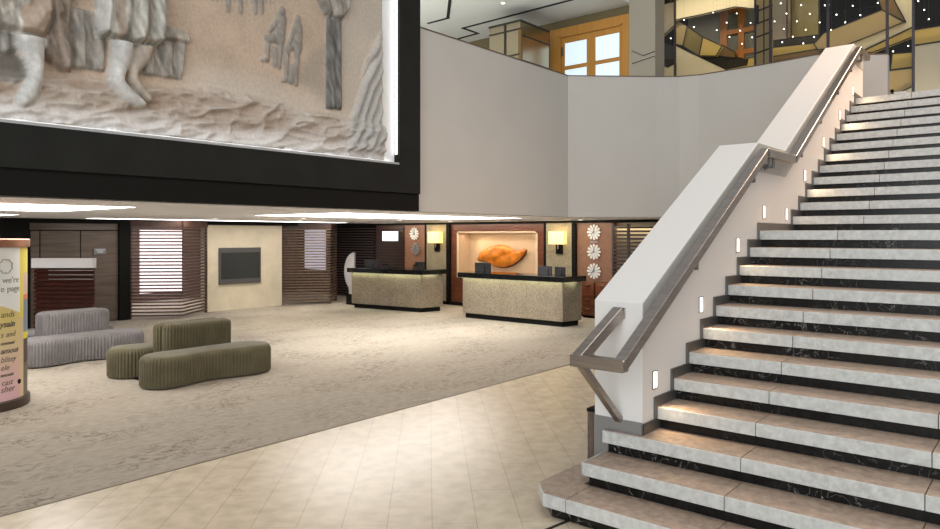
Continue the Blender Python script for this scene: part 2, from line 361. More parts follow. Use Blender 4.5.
# low slatted partition
t = thing('partition', 'low slatted partition with a pale top band behind the grey bench', 'partition', (5.75, 15.75, 0))
slats(MB(), (5.36, 16.20), (6.14, 15.27), .06, 1.30, 14, .06, .06).build('slat_panel', wood('slat_burgundy', (.055, .016, .012), 'x', .22, .3), t)
MB().bar((5.40, 16.23, .66), (6.18, 15.31, .66), .03, 1.3).build('core', 'brownwood', t)
MB().bar((5.34, 16.23, 1.42), (6.16, 15.25, 1.42), .13, .20).build('top_band', mat('pale_band', (.80, .78, .80), .4), t, .004)
rl = MB()
for z in (1.27, 1.18, 1.09): rl.bar((5.33, 16.20, z), (6.13, 15.24, z), .012, .016)
rl.build('rail', 'alu', t)
# door sign on the entry panelling
t = thing('door_sign', 'small grey sign plate on the dark panelled wall', 'sign', (6.9, 16.78, 1.6))
box('plate', 'signplate', 6.75, 7.02, 16.765, 16.785, 1.56, 1.70, t)
sl = MB(); sl.box(6.79, 6.99, 16.758, 16.766, 1.65, 1.665); sl.box(6.83, 6.95, 16.758, 16.766, 1.605, 1.62); sl.build('lettering', 'signtext', t)
# wall television
t = thing('flat_tv', 'wall-mounted dark television in a grey recess on cream marble', 'television', (10.5, 16.8, .7))
fr = MB(); fr.box(9.88, 11.13, 16.79, 16.829, 1.53, 1.66); fr.box(9.88, 11.13, 16.79, 16.829, .69, .83); fr.box(9.88, 9.93, 16.79, 16.829, .83, 1.53); fr.box(11.10, 11.13, 16.79, 16.829, .83, 1.53)
fr.build('surround', mat('tv_surround', (.09, .088, .085), .5), t)
box('screen', 'screen', 9.93, 11.10, 16.80, 16.829, .83, 1.53, t, .004)
# lit display on the slats behind the first desk
t = thing('display_sign', 'bright white lit display on the slats behind the first desk', 'display', (15.0, 15.73, 1.9))
box('panel', 'display', 15.0, 15.02, 15.40, 16.07, 1.82, 2.11, t)
box('casing', 'monitor', 15.02, 15.035, 15.38, 16.09, 1.80, 2.13, t)

# ------------------------------------------------------------------ reception desks
def desk(label, a, b, depth, ztop, splay):
    """front runs from a (left) to b (right), body reaches back by depth, its right end splayed outwards"""
    a, b = Vector(a), Vector(b); d = (b - a).normalized(); n = Vector((-d.y, d.x))   # n points away from the lobby
    if n.x < 0: n = -n
    def quad(o, e0, e1, back): return [tuple(v) for v in (a - d * e0 - n * o, b + d * e1 - n * o, b + d * (e1 + splay) + n * back, a - d * e0 + n * back)]
    t = thing('reception_desk', label, 'desk', ((a.x + b.x) / 2, (a.y + b.y) / 2, 0), 'stone-clad reception desks')
    MB().prism(quad(0, 0, 0, depth), .12, ztop - .125).build('body', 'deskstone', t, .01)
    MB().prism(quad(-.06, -.05, -.06, depth - .05), 0.004, .12).build('plinth', 'black', t)
    ct = MB().prism(quad(.10, .08, .09, depth + .06), ztop - .12, ztop).build('counter', 'blackgloss', t, .006)
    MB().prism(quad(-.01, -.01, -.01, depth - .02), ztop - .125, ztop - .12).build('neck', 'black', t)
    q = [a - n * .07 + d * .02, b - n * .07 - d * .02, b - n * .03 - d * .02, a - n * .03 + d * .02]
    MB().prism([tuple(p) for p in q], ztop - .1215, ztop - .1205).build('light_strip', 'underglow', ct)
    q = [b + d * .03 + n * .03, b + d * .06 + n * .03, b + d * (.06 + splay * .7) + n * (depth - .2), b + d * (.03 + splay * .7) + n * (depth - .2)]
    MB().prism([tuple(p) for p in q], ztop - .1215, ztop - .1205).build('light_strip', 'underglow', ct)
    w = [a + n * (depth + .0) + d * .1, b + n * (depth + .0) - d * .5, b + n * (depth + .62) - d * .5, a + n * (depth + .62) + d * .1]
    MB().prism([tuple(p) for p in w], .72, .76).build('worktop', 'darkwood', t)
    w = [a + n * (depth + .01) + d * .12, b + n * (depth + .01) - d * .52, b + n * (depth + .55) - d * .52, a + n * (depth + .55) + d * .12]
    MB().prism([tuple(p) for p in w], 0.004, .72).build('pedestal', 'darkwood', t)
    return t
desk('stone reception desk with black counter, farther one under the white display', (12.72, 14.86), (13.02, 12.50), .66, 1.10, .22)
desk('stone reception desk with black counter, nearer one before the orange leaf', (12.90, 11.0), (12.90, 8.16), .60, 1.10, .11)
def monitor(label, x, y, z0, w=.52, h=.31, rz=0.):
    t = thing('monitor', label, 'monitor', (x, y, .76), 'desk monitors')
    t.rotation_euler[2] = rz
    def L(o): o.location = (0, 0, 0); return o
    L(MB().box(-.02, .02, -w / 2, w / 2, z0 - .76, z0 - .76 + h).build('casing', 'monitor', t, .008))
    L(MB().box(.02, .024, -w / 2 + .015, w / 2 - .015, z0 - .745, z0 - .775 + h).build('screen', 'screen', t))
    L(MB().box(-.045, -.018, -.09, .09, z0 - .70, z0 - .55).build('back_cover', 'monitor', t, .006))
    L(MB().box(-.04, -.02, -.03, .03, 0.01, z0 - .65).build('stand', 'alu', t))
    L(MB().box(-.10, .10, -.12, .12, 0, .012).build('foot', 'monitor', t, .004))
monitor('monitor on the nearer desk below the tip of the orange leaf', 13.78, 11.08, 1.00, .55, .30, -.12)
monitor('monitor on the nearer desk below the lit wall lamp', 13.78, 9.20, 1.00, .34, .27, .2)
monitor('monitor on the nearer desk closest to its end by the drawers', 13.80, 8.80, .99, .34, .27, -.3)
monitor('monitor on the farther desk beside the pale curved panel', 13.72, 15.15, 1.0, .52, .28, .2)
monitor('monitor on the farther desk below the copper panel clocks', 13.80, 13.30, 1.0, .52, .27, -.35)
# telephones on the farther desk
def phone(label, x, y, z):
    t = thing('telephone', label, 'telephone', (x, y, z), 'desk telephones')
    def L(o): o.location = (0, 0, 0); return o
    L(MB().slab_x([(-.09, 0), (.09, 0), (.09, .05), (-.09, .09)], -.10, .10).build('base', 'monitor', t, .006))
    L(MB().tube((-.10, .06, .09), (.10, .06, .09), .02).build('handset', 'black', t))
phone('dark desk telephone on the farther desk under the display', 13.25, 14.0, 1.10)
phone('dark desk telephone on the farther desk beside its right monitor', 13.45, 13.05, 1.10)
# pale curved panel at the end of the farther desk
t = thing('curved_panel', 'pale half-round upright panel at the end of the farther desk', 'panel', (13.3, 15.6, 0))
pts = [(15.40, 0.3), (15.40, 1.50)] + [(15.40 + .44 * math.sin(a), .95 + .55 * math.cos(a)) for a in [PI * i / 16 for i in range(1, 14)]] + [(15.62, .3)]
MB().slab_x(pts, 13.27, 13.33).build('blade', mat('silver_grey', (.42, .41, .42), .35), t, .01)
box('foot', 'black', 13.2, 13.4, 15.36, 15.66, .004, .3, t)
# drawer cabinets
def cabinet(label, y1, y0, rows):
    t = thing('drawer_cabinet', label, 'cabinet', (14.9, (y0 + y1) / 2, 0), 'red wood drawer cabinets')
    box('body', 'brownwood', 14.77, 15.08, y0, y1, .06, .87, t); box('plinth', 'black', 14.80, 15.08, y0, y1, .004, .06, t)
    for z0, z1 in rows:
        d = box('drawer', 'redwood', 14.745, 14.77, y0 + .012, y1 - .012, z0, z1, t, .003)
        h = MB().box(14.72, 14.745, (y0 + y1) / 2 - .06, (y0 + y1) / 2 + .06, z1 - .065, z1 - .035).build('handle', 'brass', d, .004)
R_ = [(.52, .86), (.30, .50), (.08, .28)]
cabinet('red wood drawer cabinet beside the nearer desk', 8.79, 8.45, R_); cabinet('red wood drawer cabinet half hidden by the stair wall', 8.43, 8.06, R_)
# wall lamps on the stone pillars
def sconce(label, y):
    t = thing('wall_lamp', label, 'wall lamp', (15.02, y, 1.6), 'wall lamps on stone pillars')
    sh = MB()
    for a, b, c, d in ((14.86, 14.872, y - .22, y + .22), (14.872, 15.02, y - .22, y - .208), (14.872, 15.02, y + .208, y + .22)): sh.box(a, b, c, d, 1.77, 2.09)
    sh = sh.build('lamp_shade', 'shade', t)
    MB().sphere((14.95, y, 1.9), .045, 12).build('bulb', 'bulb', sh, smooth=True)
    box('back_plate', 'black', 15.0, 15.035, y - .10, y + .10, 1.52, 1.76, t, .005)
    MB().tube((14.95, y, 1.60), (14.95, y, 1.87), .014).build('stem', 'steel', t)
    MB().bar((15.02, y, 1.62), (14.93, y, 1.62), .05, .05).build('bracket', 'black', t)
sconce('lit square-shade wall lamp on the stone pillar behind the farther desk', 13.78); sconce('lit square-shade wall lamp on the stone pillar right of the leaf niche', 9.60)
# sunburst clocks
def sunburst(label, y, z, r=.19, m='sunwhite', grp='white sunburst clocks on the copper panels'):
    t = thing('sunburst_clock', label, 'clock', (15.09, y, z), grp)
    for i in range(12):
        a = 2 * PI * i / 12; c, s_ = math.cos(a), math.sin(a)
        pr = [(.035, .007), (.12, .024), (.165, .028), (r, .014), (r, -.014), (.165, -.028), (.12, -.024), (.035, -.007)]
        MB().slab_x([(y + u * c - v * s_, z + u * s_ + v * c) for u, v in pr], 15.045, 15.06).build('petal', m, t)
    MB().tube((15.10, y, z), (15.035, y, z), .035, 20).build('hub', 'alu', t)
    hm = MB(); hm.bar((15.03, y, z), (15.03, y - .02, z + .13), .012, .006, up=(1, 0, 0)); hm.bar((15.03, y, z), (15.03, y + .07, z - .05), .012, .006, up=(1, 0, 0)); hm.build('hand', 'steel_d', t)
sunburst('topmost of the three white sunburst clocks above the drawers', 8.63, 2.07); sunburst('middle one of the three white sunburst clocks above the drawers', 8.63, 1.59); sunburst('lowest of the three white sunburst clocks above the drawers', 8.63, 1.12)
sunburst('upper sunburst clock on the copper panel behind the farther desk', 14.74, 2.04, m='sunwhite'); sunburst('lower dark sunburst clock on the copper panel behind the farther desk', 14.68, 1.58, m='alu')
t = thing('caption_plate', 'small lavender caption strip under the topmost sunburst clock', 'sign', (15.09, 8.64, 1.83)); box('plate', mat('lavender', (.36, .27, .34), .5), 15.08, 15.095, 8.53, 8.75, 1.81, 1.85, t)
# leaf artwork
leaf = [(12.64, 1.29), (12.56, 1.42), (12.45, 1.52), (12.30, 1.61), (12.16, 1.67), (11.98, 1.71), (11.81, 1.725), (11.66, 1.71), (11.54, 1.67), (11.38, 1.605), (11.26, 1.565), (11.14, 1.56), (11.06, 1.575), (10.98, 1.63), (11.01, 1.52), (11.08, 1.43), (11.18, 1.34), (11.30, 1.26), (11.42, 1.19), (11.54, 1.145), (11.68, 1.115), (11.81, 1.11), (11.95, 1.125), (12.06, 1.155), (12.17, 1.20), (12.27, 1.25), (12.36, 1.275), (12.50, 1.285)]
t = thing('leaf_artwork', 'orange burl wood leaf artwork mounted in the lit niche', 'artwork', (15.5, 11.8, 1.4))
cy, cz = 11.8, 1.42
mb = MB()
v0 = [mb.bm.verts.new((15.52, y, z)) for y, z in leaf]
rings = [v0]
for k, (s_, x) in enumerate(((1.0, 15.44), (.8, 15.415), (.55, 15.40), (.28, 15.393))):
    rings.append([mb.bm.verts.new((x + (.03 * math.sin(6 * (y - cy)) if k else 0) * .6, cy + (y - cy) * s_, cz + (z - cz) * s_)) for y, z in leaf])
for a, b in zip(rings, rings[1:]):
    for i in range(len(leaf)):
        j = (i + 1) % len(leaf); mb.bm.faces.new((a[i], a[j], b[j], b[i]))
c = mb.bm.verts.new((15.39, cy, cz))
for i in range(len(leaf)): mb.bm.faces.new((rings[-1][i], rings[-1][(i + 1) % len(leaf)], c))
mb.build('carved_face', 'leaf', t, smooth=True)
MB().slab_x([(cy + (y - cy) * 1.02, cz - .025 + (z - cz) * 1.02) for y, z in leaf], 15.52, 15.56).build('backing', 'leafd', t)
box('mount', 'steel_d', 15.56, 15.61, 11.6, 12.0, 1.3, 1.5, t)

# ------------------------------------------------------------------ upholstered benches
def rounded(cx, cy, L, W, waist=0., n=220, ribs=.05, amp=.007):
    """outline of a capsule, its front (low y) drawn in by waist"""
    r = W / 2; pts = []
    per = 2 * (L - W) + 2 * PI * r
    for i in range(n):
        s_ = per * i / n
        if s_ < L - W: x = -(L - W) / 2 + s_; y = -r; nx, ny = 0, -1
        elif s_ < L - W + PI * r: a = -PI / 2 + (s_ - (L - W)) / r; x = (L - W) / 2 + r * math.cos(a); y = r * math.sin(a); nx, ny = math.cos(a), math.sin(a)
        elif s_ < 2 * (L - W) + PI * r: x = (L - W) / 2 - (s_ - (L - W) - PI * r); y = r; nx, ny = 0, 1
        else: a = PI / 2 + (s_ - 2 * (L - W) - PI * r) / r; x = -(L - W) / 2 + r * math.cos(a); y = r * math.sin(a); nx, ny = math.cos(a), math.sin(a)
        w = waist * math.exp(-((x + L * .06) / (L * .20)) ** 2)
        y += w if waist > 0 and ny < 0 else (w if waist < 0 and ny > 0 else 0)
        pts.append((cx + x, cy + y, nx, ny, s_))
    return pts, per
def cushion(name, m, parent, cx, cy, L, W, z0, z1, waist=0., rnd=.06, ribs=.046, amp=.006, tilt=0.):
    pts, per = rounded(cx, cy, L, W, waist, n=int(8 * (2 * (L - W) + PI * W) / ribs))
    k = round(per / ribs); mb = MB()
    prof = [(.015, z0, 0), (0, z0 + .02, 1), (0, z1 - rnd, 1)] + [(rnd * (1 - math.cos(a)), z1 - rnd + rnd * math.sin(a), max(0, 1 - i / 5)) for i, a in enumerate([PI / 2 * j / 5 for j in range(1, 6)], 1)]
    rg = []
    for ins, z, am in prof:
        rg.append([mb.bm.verts.new((x - nx * (ins + amp * am * (1 - abs(math.sin(PI * k * s_ / per)))), y - ny * (ins + amp * am * (1 - abs(math.sin(PI * k * s_ / per)))) + tilt * (z - z0), z)) for x, y, nx, ny, s_ in pts])
    n = len(pts)
    for a, b in zip(rg, rg[1:]):
        for i in range(n): mb.bm.faces.new((a[i], a[(i + 1) % n], b[(i + 1) % n], b[i]))
    mb.bm.faces.new(rg[0][::-1])
    half = n
    top = rg[-1]
    # crowned top: shrink towards the long centre line
    last = top
    for f, dz in ((.6, .008), (.25, .013)):
        ring = []
        for (x, y, nx, ny, s_), v in zip(pts, top):
            xc = min(max(v.co.x, cx - (L - W) / 2), cx + (L - W) / 2); yc = cy + (v.co.y - cy) * 0 + (waist * .5 * math.exp(-((xc - cx + L * .06) / (L * .20)) ** 2)) + tilt * (z1 - z0)
            ring.append(mb.bm.verts.new((xc + (v.co.x - xc) * f, yc + (v.co.y - yc) * f, z1 + dz)))
        for i in range(n): mb.bm.faces.new((last[i], last[(i + 1) % n], ring[(i + 1) % n], ring[i]))
        last = ring
    bmesh.ops.triangulate(mb.bm, faces=[mb.bm.faces.new(last)])
    o = mb.build(name, m, parent, smooth=True)
    return o
def bench(label, x, y, m):
    t = thing('ribbed_bench', label, 'bench', (x, y, 0), 'ribbed velvet benches')
    cushion('seat', m, t, x, y - .50, 1.88, .68, .02, .42, waist=.13, amp=.019, rnd=.09)
    cushion('seat', m, t, x - .02, y + .52, 1.80, .66, .02, .42, waist=-.12, amp=.019, rnd=.09)
    cushion('backrest', m, t, x + .04, y - .12, 1.02, .24, .10, .765, rnd=.07, tilt=-.02, amp=.016)
    cushion('backrest', m, t, x + .03, y + .11, 1.02, .22, .10, .755, rnd=.07, tilt=.01, amp=.016)
    box('base', 'black', x - .7, x + .7, y - .62, y + .62, .004, .03, t)
bench('olive green ribbed velvet double-sided bench on the carpet', 5.17, 9.56, 'olive')
bench('grey ribbed velvet double-sided bench behind the poster column', 4.64, 12.42, 'grey')

# ------------------------------------------------------------------ poster column
TC = Vector((2.54, 9.66)); TR = .55
t = thing('poster_column', 'round poster column with copper top ring at the left edge', 'advertising column', (TC.x, TC.y, 0))
MB().lathe(TC.x, TC.y, [(TR + .025, .004), (TR + .03, .02), (TR + .03, .10), (TR + .015, .115)], 96).build('base', 'basebrown', t)
MB().lathe(TC.x, TC.y, [(TR - .012, .11), (TR - .012, 1.86)], 96).build('core', 'pwhite', t, smooth=False)
MB().lathe(TC.x, TC.y, [(TR + .022, 1.86), (TR + .028, 1.865), (TR + .028, 1.945), (TR + .02, 1.955)], 96).build('top_ring', 'copperring', t)
def cyl(a, z, r=TR): a = math.radians(a); return (TC.x + r * math.cos(a), TC.y + r * math.sin(a), z)
def skin(name, m, a0, a1, zlo, zhi, r=TR, n=40):
    """curved sheet; zlo/zhi are functions of angle"""
    mb = MB(); ri = r - .008
    A = [a0 + (a1 - a0) * i / n for i in range(n + 1)]
    Q = [[mb.bm.verts.new(p) for p in (cyl(a, zlo(a), r), cyl(a, zhi(a), r), cyl(a, zhi(a), ri), cyl(a, zlo(a), ri))] for a in A]
    for p, q in zip(Q, Q[1:]):
        for i in range(4): mb.bm.faces.new((p[i], q[i], q[(i + 1) % 4], p[(i + 1) % 4]))
    mb.bm.faces.new(Q[0]); mb.bm.faces.new(Q[-1][::-1])
    return mb.build(name, m, t)
def grad_mat():
    m, nt, b = nodes('poster_print'); b.inputs['Roughness'].default_value = .5
    tc = N(nt, 'ShaderNodeTexCoord'); sp = N(nt, 'ShaderNodeSeparateXYZ'); nt.links.new(tc.outputs['Object'], sp.inputs[0])
    r = ramp(nt, sp.outputs[2], [(.15, (.66, .42, .47)), (.45, (.67, .47, .43)), (.75, (.68, .55, .32)), (1.0, (.72, .59, .22))])
    nt.links.new(r.outputs[0], b.inputs['Base Color']); return m
edge = lambda a: 1.20 - .0036 * (a + 76)
sheet = skin('poster_sheet', 'pwhite', -150, -47.9, edge, lambda a: 1.855)
prnt = skin('poster_print', grad_mat(), -150, -47.9, lambda a: .115, edge)
skin('yellow_band', 'pyellow', -47.9, -40, lambda a: 1.15 - .0036 * 30, lambda a: 1.855)
skin('sand_band', mat('sand_print', (.68, .54, .33), .5), -47.9, -40, lambda a: .115, lambda a: 1.15 - .0036 * 30)
def strip(m, z0, z1): skin('side_print', m, -40, -14, lambda a: z0, lambda a: z1, n=12)
strip('pyellow', 1.55, 1.855); strip(mat('print_pink', (.72, .52, .44), .5), 1.30, 1.55); strip(mat('print_orange', (.75, .24, .10), .5), 1.24, 1.30)
strip(mat('print_blue', (.22, .27, .34), .5), .86, 1.24); strip(mat('print_dark', (.09, .06, .05), .5), .5, .78); strip(mat('print_yellow', (.78, .72, .05), .5), .78, .86); strip(mat('print_olive', (.16, .14, .11), .5), .115, .5)
def lettering(txt, a_left, z, size, m, shear=.0, bold=0.):
    cu = bpy.data.curves.new('lettering', 'FONT'); cu.body = txt; cu.size = size; cu.shear = shear; cu.offset = bold
    tmp = bpy.data.objects.new('tmp', cu); COL.objects.link(tmp)
    me = bpy.data.meshes.new_from_object(tmp.evaluated_get(bpy.context.evaluated_depsgraph_get())); bpy.data.objects.remove(tmp); bpy.data.curves.remove(cu)
    bm = bmesh.new(); bm.from_mesh(me); bpy.data.meshes.remove(me)
    r = bmesh.ops.extrude_face_region(bm, geom=bm.faces[:])
    top = [v for v in r['geom'] if isinstance(v, bmesh.types.BMVert)]
    ts = set(top)
    for v in bm.verts:
        a = a_left + math.degrees(v.co.x / TR); rr = TR + (.003 if v in ts else -.002)
        v.co = cyl(a, z + v.co.y, rr)
    mb = MB(); mb.bm.free(); mb.bm = bm
    return mb.build('lettering', m, sheet if z > 1.25 else prnt)
lettering("we're", -74, 1.455, .10, 'inkl'); lettering('e page', -76, 1.355, .10, 'inkl')
for txt, a, z, s_, b_ in [('ands', -76, .955, .13, 0), ('ysain', -77, .845, .13, .004), ('s and', -76, .73, .12, 0), ('ommuni', -76, .645, .07, .003), ('amous', -76, .545, .12, .003),
                          ('blitey', -76, .445, .12, 0), ('ele', -76, .355, .12, 0), ('amount', -76, .285, .07, .003), ('cast', -75, .185, .12, 0)]:
    lettering(txt, a, z + .11, s_ * .74, 'ink', .25, b_ * .6)
lettering('sher', -76, .215, .10, 'ink', .25)
ic = MB()
for i in range(8):
    a = 2 * PI * i / 8; b_ = 2 * PI * (i + 1) / 8
    for k in range(4):
        f0 = a + (b_ - a) * k / 4; f1 = a + (b_ - a) * (k + 1) / 4
        r0 = .072 + .012 * abs(math.sin(PI * k / 4)); r1 = .072 + .012 * abs(math.sin(PI * (k + 1) / 4))
        P = lambda r, f: cyl(-69.5 + math.degrees(r * math.cos(f) / TR), 1.645 + r * math.sin(f), TR + .004)
        ic.bar(P(r0, f0), P(r1, f1), .006, .010, up=(P(0, 0)[0] - TC.x, P(0, 0)[1] - TC.y, 0), ext=.002)
ic.build('emblem', 'inkl', sheet)
nz = MB(); p0 = Vector(cyl(-49.5, .30, TR - .005)); p1 = Vector(cyl(-49.5, .30, TR + .004)); nz.tube(p0, p1, .028, 20); nz.build('dot_mark', 'black', prnt)

# ------------------------------------------------------------------ staircase
RISE, RUN, X1 = .1705, .3028, 4.146
YW = 2.353
def step_x(k): return X1 + (k - 1) * RUN if k <= 12 else 8.672 + (k - 13) * RUN
YR = -2.6
STAIR = thing('staircase', 'broad straight flight of pale marble steps with dark risers', 'staircase', (X1, 0, 0))
JY = [1.613, .573, -.467, -1.507]
SL = .093
for k in range(1, 25):
    x, z = step_x(k), RISE * k
    x2 = step_x(k + 1) + .05 if k not in (12, 24) else (8.672 + .05 if k == 12 else 12.62)
    yl = {1: 2.935, 2: 2.645, 3: 2.655}.get(k, YW)
    cuts = [yl] + ([2.60] if k == 1 else []) + JY + [YR]
    tread, front = MB(), MB()
    for y1, y0 in zip(cuts, cuts[1:]):
        a, b = y0 + .0025, y1 - .0025
        if k == 1 and y1 == yl:
            tread.prism([(x + .012, a), (x + .012, 2.787), (x + .172, b), (4.826, b), (4.826, 2.66), (x2, 2.66), (x2, a)], z - SL, z)
            front.prism([(x, a), (x, 2.787), (x + .012, 2.787), (x + .012, a)], z - SL, z - .003)
            front.prism([(x, 2.787), (x + .160, b + .0), (x + .172, b), (x + .012, 2.787)], z - SL, z - .003)
        else:
            if k == 3 and y1 == yl: tread.prism([(x + .014, a), (x + .014, b), (4.80, b), (4.80, YW), (x2, YW), (x2, a)], z - SL, z)
            else: tread.box(x + .014, x2, a, b, z - SL, z)
            front.box(x, x + .0135, a, b, z - SL, z - .002)
    tread.build('tread', 'stone_tread', STAIR, .003, seg=1); front.build('nosing', 'stone_front', STAIR, .002, seg=1)
    if k == 2: MB().prism([(4.47, 2.648), (4.82, 2.648), (4.82, 2.66), (4.46, 2.66)], z - SL, z - .002).build('end_strip', 'stone_front', STAIR)
    xr = x + .045
    z0 = z - RISE
    if k == 1: MB().prism([(xr, YR), (xr, 2.74), (xr + .13, 2.88), (4.80, 2.88), (4.80, YR)], 0.004, z - SL).build('riser', 'stone_dark', STAIR)
    elif k < 4: MB().prism([(xr, YR), (xr, yl - .03), (4.80, yl - .03), (4.80, YW), (max(x2, 4.801), YW), (max(x2, 4.801), YR)], z0, z - SL).build('riser', 'stone_dark', STAIR)
    else: box('riser', 'stone_dark', xr, x2, YR, yl, z0, z - SL, STAIR)
# core under the flights
core = [(4.60, 0.004)] + [p for k in range(3, 13) for p in ((step_x(k) + .06, RISE * (k - 1) - .01), (step_x(k) + .06, RISE * k - .1))] + [p for k in range(13, 25) for p in ((step_x(k) + .06, RISE * (k - 1) - .1), (step_x(k) + .06, RISE * k - .1))] + [(12.6, 3.99), (12.6, .004)]
MB().slab_y(core, YR, YW - .01).build('core', 'plaster', STAIR)
# metal string trim following the steps on the wall face
TH = .012
trim = MB()
for k in range(4, 25):
    x, z = step_x(k), RISE * k
    xn = step_x(k + 1) - .048 if k not in (12, 24) else (8.672 - .048 if k == 12 else 12.58)
    zt = z + .082
    trim.slab_y([(x - .048, z - RISE - .0), (x + .06, z - RISE), (x + .06, z), (x - .048 + .0, z)][0:4], YW - TH, YW)
    trim.slab_y([(x - .048, z), (xn, z), (xn, zt), (x - .048, zt)], YW - TH, YW)
trim.slab_y([(4.80, RISE * 3), (step_x(4) - .048, RISE * 3), (step_x(4) - .048, RISE * 3 + .085), (4.80, RISE * 3 + .085)], YW - TH, YW)
trim.build('string_trim', 'steel_d', STAIR)

# stair wall (solid balustrade)
XF = 4.815; YL = 2.755
top = [(XF, 1.497), (7.456, 2.955), (8.40, 2.962), (11.95, 4.915), (12.59, 4.915)]
prof = [(XF, .004)] + top + [(12.59, .004)]
st(MB().slab_y(prof, YW, YL).build('wall_stair', 'white', None, .006))
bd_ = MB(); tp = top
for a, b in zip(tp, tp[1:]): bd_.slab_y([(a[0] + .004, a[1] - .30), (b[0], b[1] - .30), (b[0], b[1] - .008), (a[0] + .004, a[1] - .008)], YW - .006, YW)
st(bd_.build('trim_stair_band', mat('grey_band', (.40, .405, .39), .5)))  # grey band on the inner wall face below its top edge
st(box('wall_stair_plinth', 'plinth', XF - .012, XF + .0, YW - .012, YL + .005, .004, .605))
pl = MB(); pl.slab_y([(XF - .012, .004), (12.5, .004), (12.5, .62), (XF - .012, .62)], YL, YL + .055)
st(pl.build('baseboard_stair', 'darkwood')); st(box('trim_stair', 'black', XF - .014, 12.5, YL, YL + .062, .62, .645))
st(box('wall_stair_far', 'white', 4.2, 12.6, YR - .4, YR - .005, .004, .6))
st(MB().slab_y([(4.6, .004), (4.6, 1.4), (7.25, 2.9), (8.2, 2.9), (11.95, 4.9), (12.59, 4.9), (12.59, .004)], YR - .4, YR - .01).build('wall_stair_right', 'white'))

# handrail
HR = thing('handrail', 'flat bronze steel handrail following the inside of the white stair wall', 'handrail', (4.31, 2.26, 1.1))
YH = 2.262
W_, H_ = .082, .084
P = [(4.31, 1.12), (7.375, 2.835), (8.375, 2.85), (11.80, 4.775), (12.42, 4.775)]
def seg(name, p, q, m='steel', ext=.02, w=W_, h=H_): return MB().bar(p, q, w, h, ext=ext).build(name, m, HR, .004, seg=1)
for a, b in zip(P, P[1:]): seg('rail', (a[0], YH, a[1]), (b[0], YH, b[1]))
YB = 2.60
seg('rail_turn', (4.31, YH + .0, 1.112), (4.31, YB + .01, 1.112), ext=.036)
seg('rail_return', (4.31, YB, 1.115), (XF - .004, YB - .06, 1.42), ext=.0)
seg('rail_strut', (4.34, YB, 1.085), (XF - .006, YB - .06, .60), ext=.0, w=.055, h=.05)
box('wall_plate', 'steel', XF - .012, XF, YB - .11, YB - .01, 1.37, 1.45, HR)
for x in (5.62, 7.05, 7.52, 7.66, 8.72, 9.6, 10.5, 11.3, 12.0):
    i = max(j for j in range(4) if P[j][0] <= x); f = (x - P[i][0]) / (P[i + 1][0] - P[i][0]); z = P[i][1] + f * (P[i + 1][1] - P[i][1])
    b = MB(); b.tube((x, YW, z - .125), (x, YH + .005, z - .125), .016); b.tube((x, YH, z - .14), (x, YH, z - .03), .014); b = b.build('bracket', 'steel_d', HR, smooth=False)
    MB().tube((x, YW, z - .125), (x, YW - .012, z - .125), .035, 20).build('rose', 'steel_d', b)

# step lights in the stair wall
LT = [(5.022, .894), (5.933, 1.398), (6.845, 1.902), (7.634, 2.242), (8.444, 2.237), (9.208, 2.728), (10.094, 3.228), (11.011, 3.705), (11.864, 4.188)]
WH = ['lowest recessed step light, beside the first steps by the wall end', 'second recessed step light up the stair wall', 'third recessed step light up the stair wall, just before the landing',
      'fourth recessed step light, near side of the landing', 'fifth recessed step light, far side of the landing', 'sixth recessed step light, first above the landing flight start',
      'seventh recessed step light, halfway up the second flight', 'eighth recessed step light, second from the top', 'topmost recessed step light by the upper landing']
for (x, z), lb in zip(LT, WH):
    t = thing('step_light', lb, 'wall light', (x, YW, z), 'recessed step lights')
    f = MB()
    for a in ((-.042, -.034, -.07, .07), (.034, .042, -.07, .07), (-.034, .034, .062, .07), (-.034, .034, -.07, -.062)): f.box(x + a[0], x + a[1], YW - .008, YW, z + a[2], z + a[3])
    f.build('frame', 'steel', t); box('lens', 'steplens', x - .034, x + .034, YW - .004, YW, z - .062, z + .062, t)
    ld = bpy.data.lights.new('step_spot', 'SPOT'); ld.energy = 13; ld.color = (1, .74, .44); ld.spot_size = math.radians(95); ld.spot_blend = .9; ld.shadow_soft_size = .03
    lo = bpy.data.objects.new('step_spot', ld); COL.objects.link(lo); lo.location = (x, YW - .03, z); lo.rotation_euler = Vector((0, -.62, -.78)).to_track_quat('-Z', 'Y').to_euler()

# ------------------------------------------------------------------ relief artwork
ART = thing('relief_artwork', 'large framed bas-relief of bare-legged robed figures on the balcony front', 'artwork', (4.0, 7.45, 2.4))
FX0, FX1, FZ0, FZ1 = .9, 7.215, 3.03, 6.3
YFr, YBk = 7.365, 7.496
box('bottom_rail', 'blackf', .2, 7.655, YFr, YBk, 2.62, FZ0, ART, .003)
box('fascia', 'black', .2, 7.655, YFr + .03, YBk, 2.362, 2.62, ART)
box('side_stile', 'blackf', FX1, 7.655, YFr, YBk, FZ0, 6.9, ART, .003); box('side_stile', 'blackf', .2, FX0, YFr, YBk, FZ0, 6.9, ART, .003)
box('top_rail', 'blackf', FX0, FX1, YFr, YBk, FZ1, 6.9, ART, .003)
box('backboard', 'board', FX0, FX1, 7.475, YBk, FZ0, FZ1, ART)
box('inner_lip', mat('silver_lip', (.35, .36, .37), .4), FX0, FX1, YFr + .004, YFr + .05, FZ0, FZ0 + .028, ART)
box('led_strip', mat('led_strip_lower', (1, 1, 1), .5, emit=(.97, .98, 1.), es=8.), FX0 + .1, FX1 - .06, YFr + .055, YFr + .068, FZ0 + .004, FZ0 + .014, ART)
box('led_strip', 'led', FX1 - .035, FX1 - .004, YFr + .045, YFr + .06, FZ0 + .15, FZ1 - .1, ART)
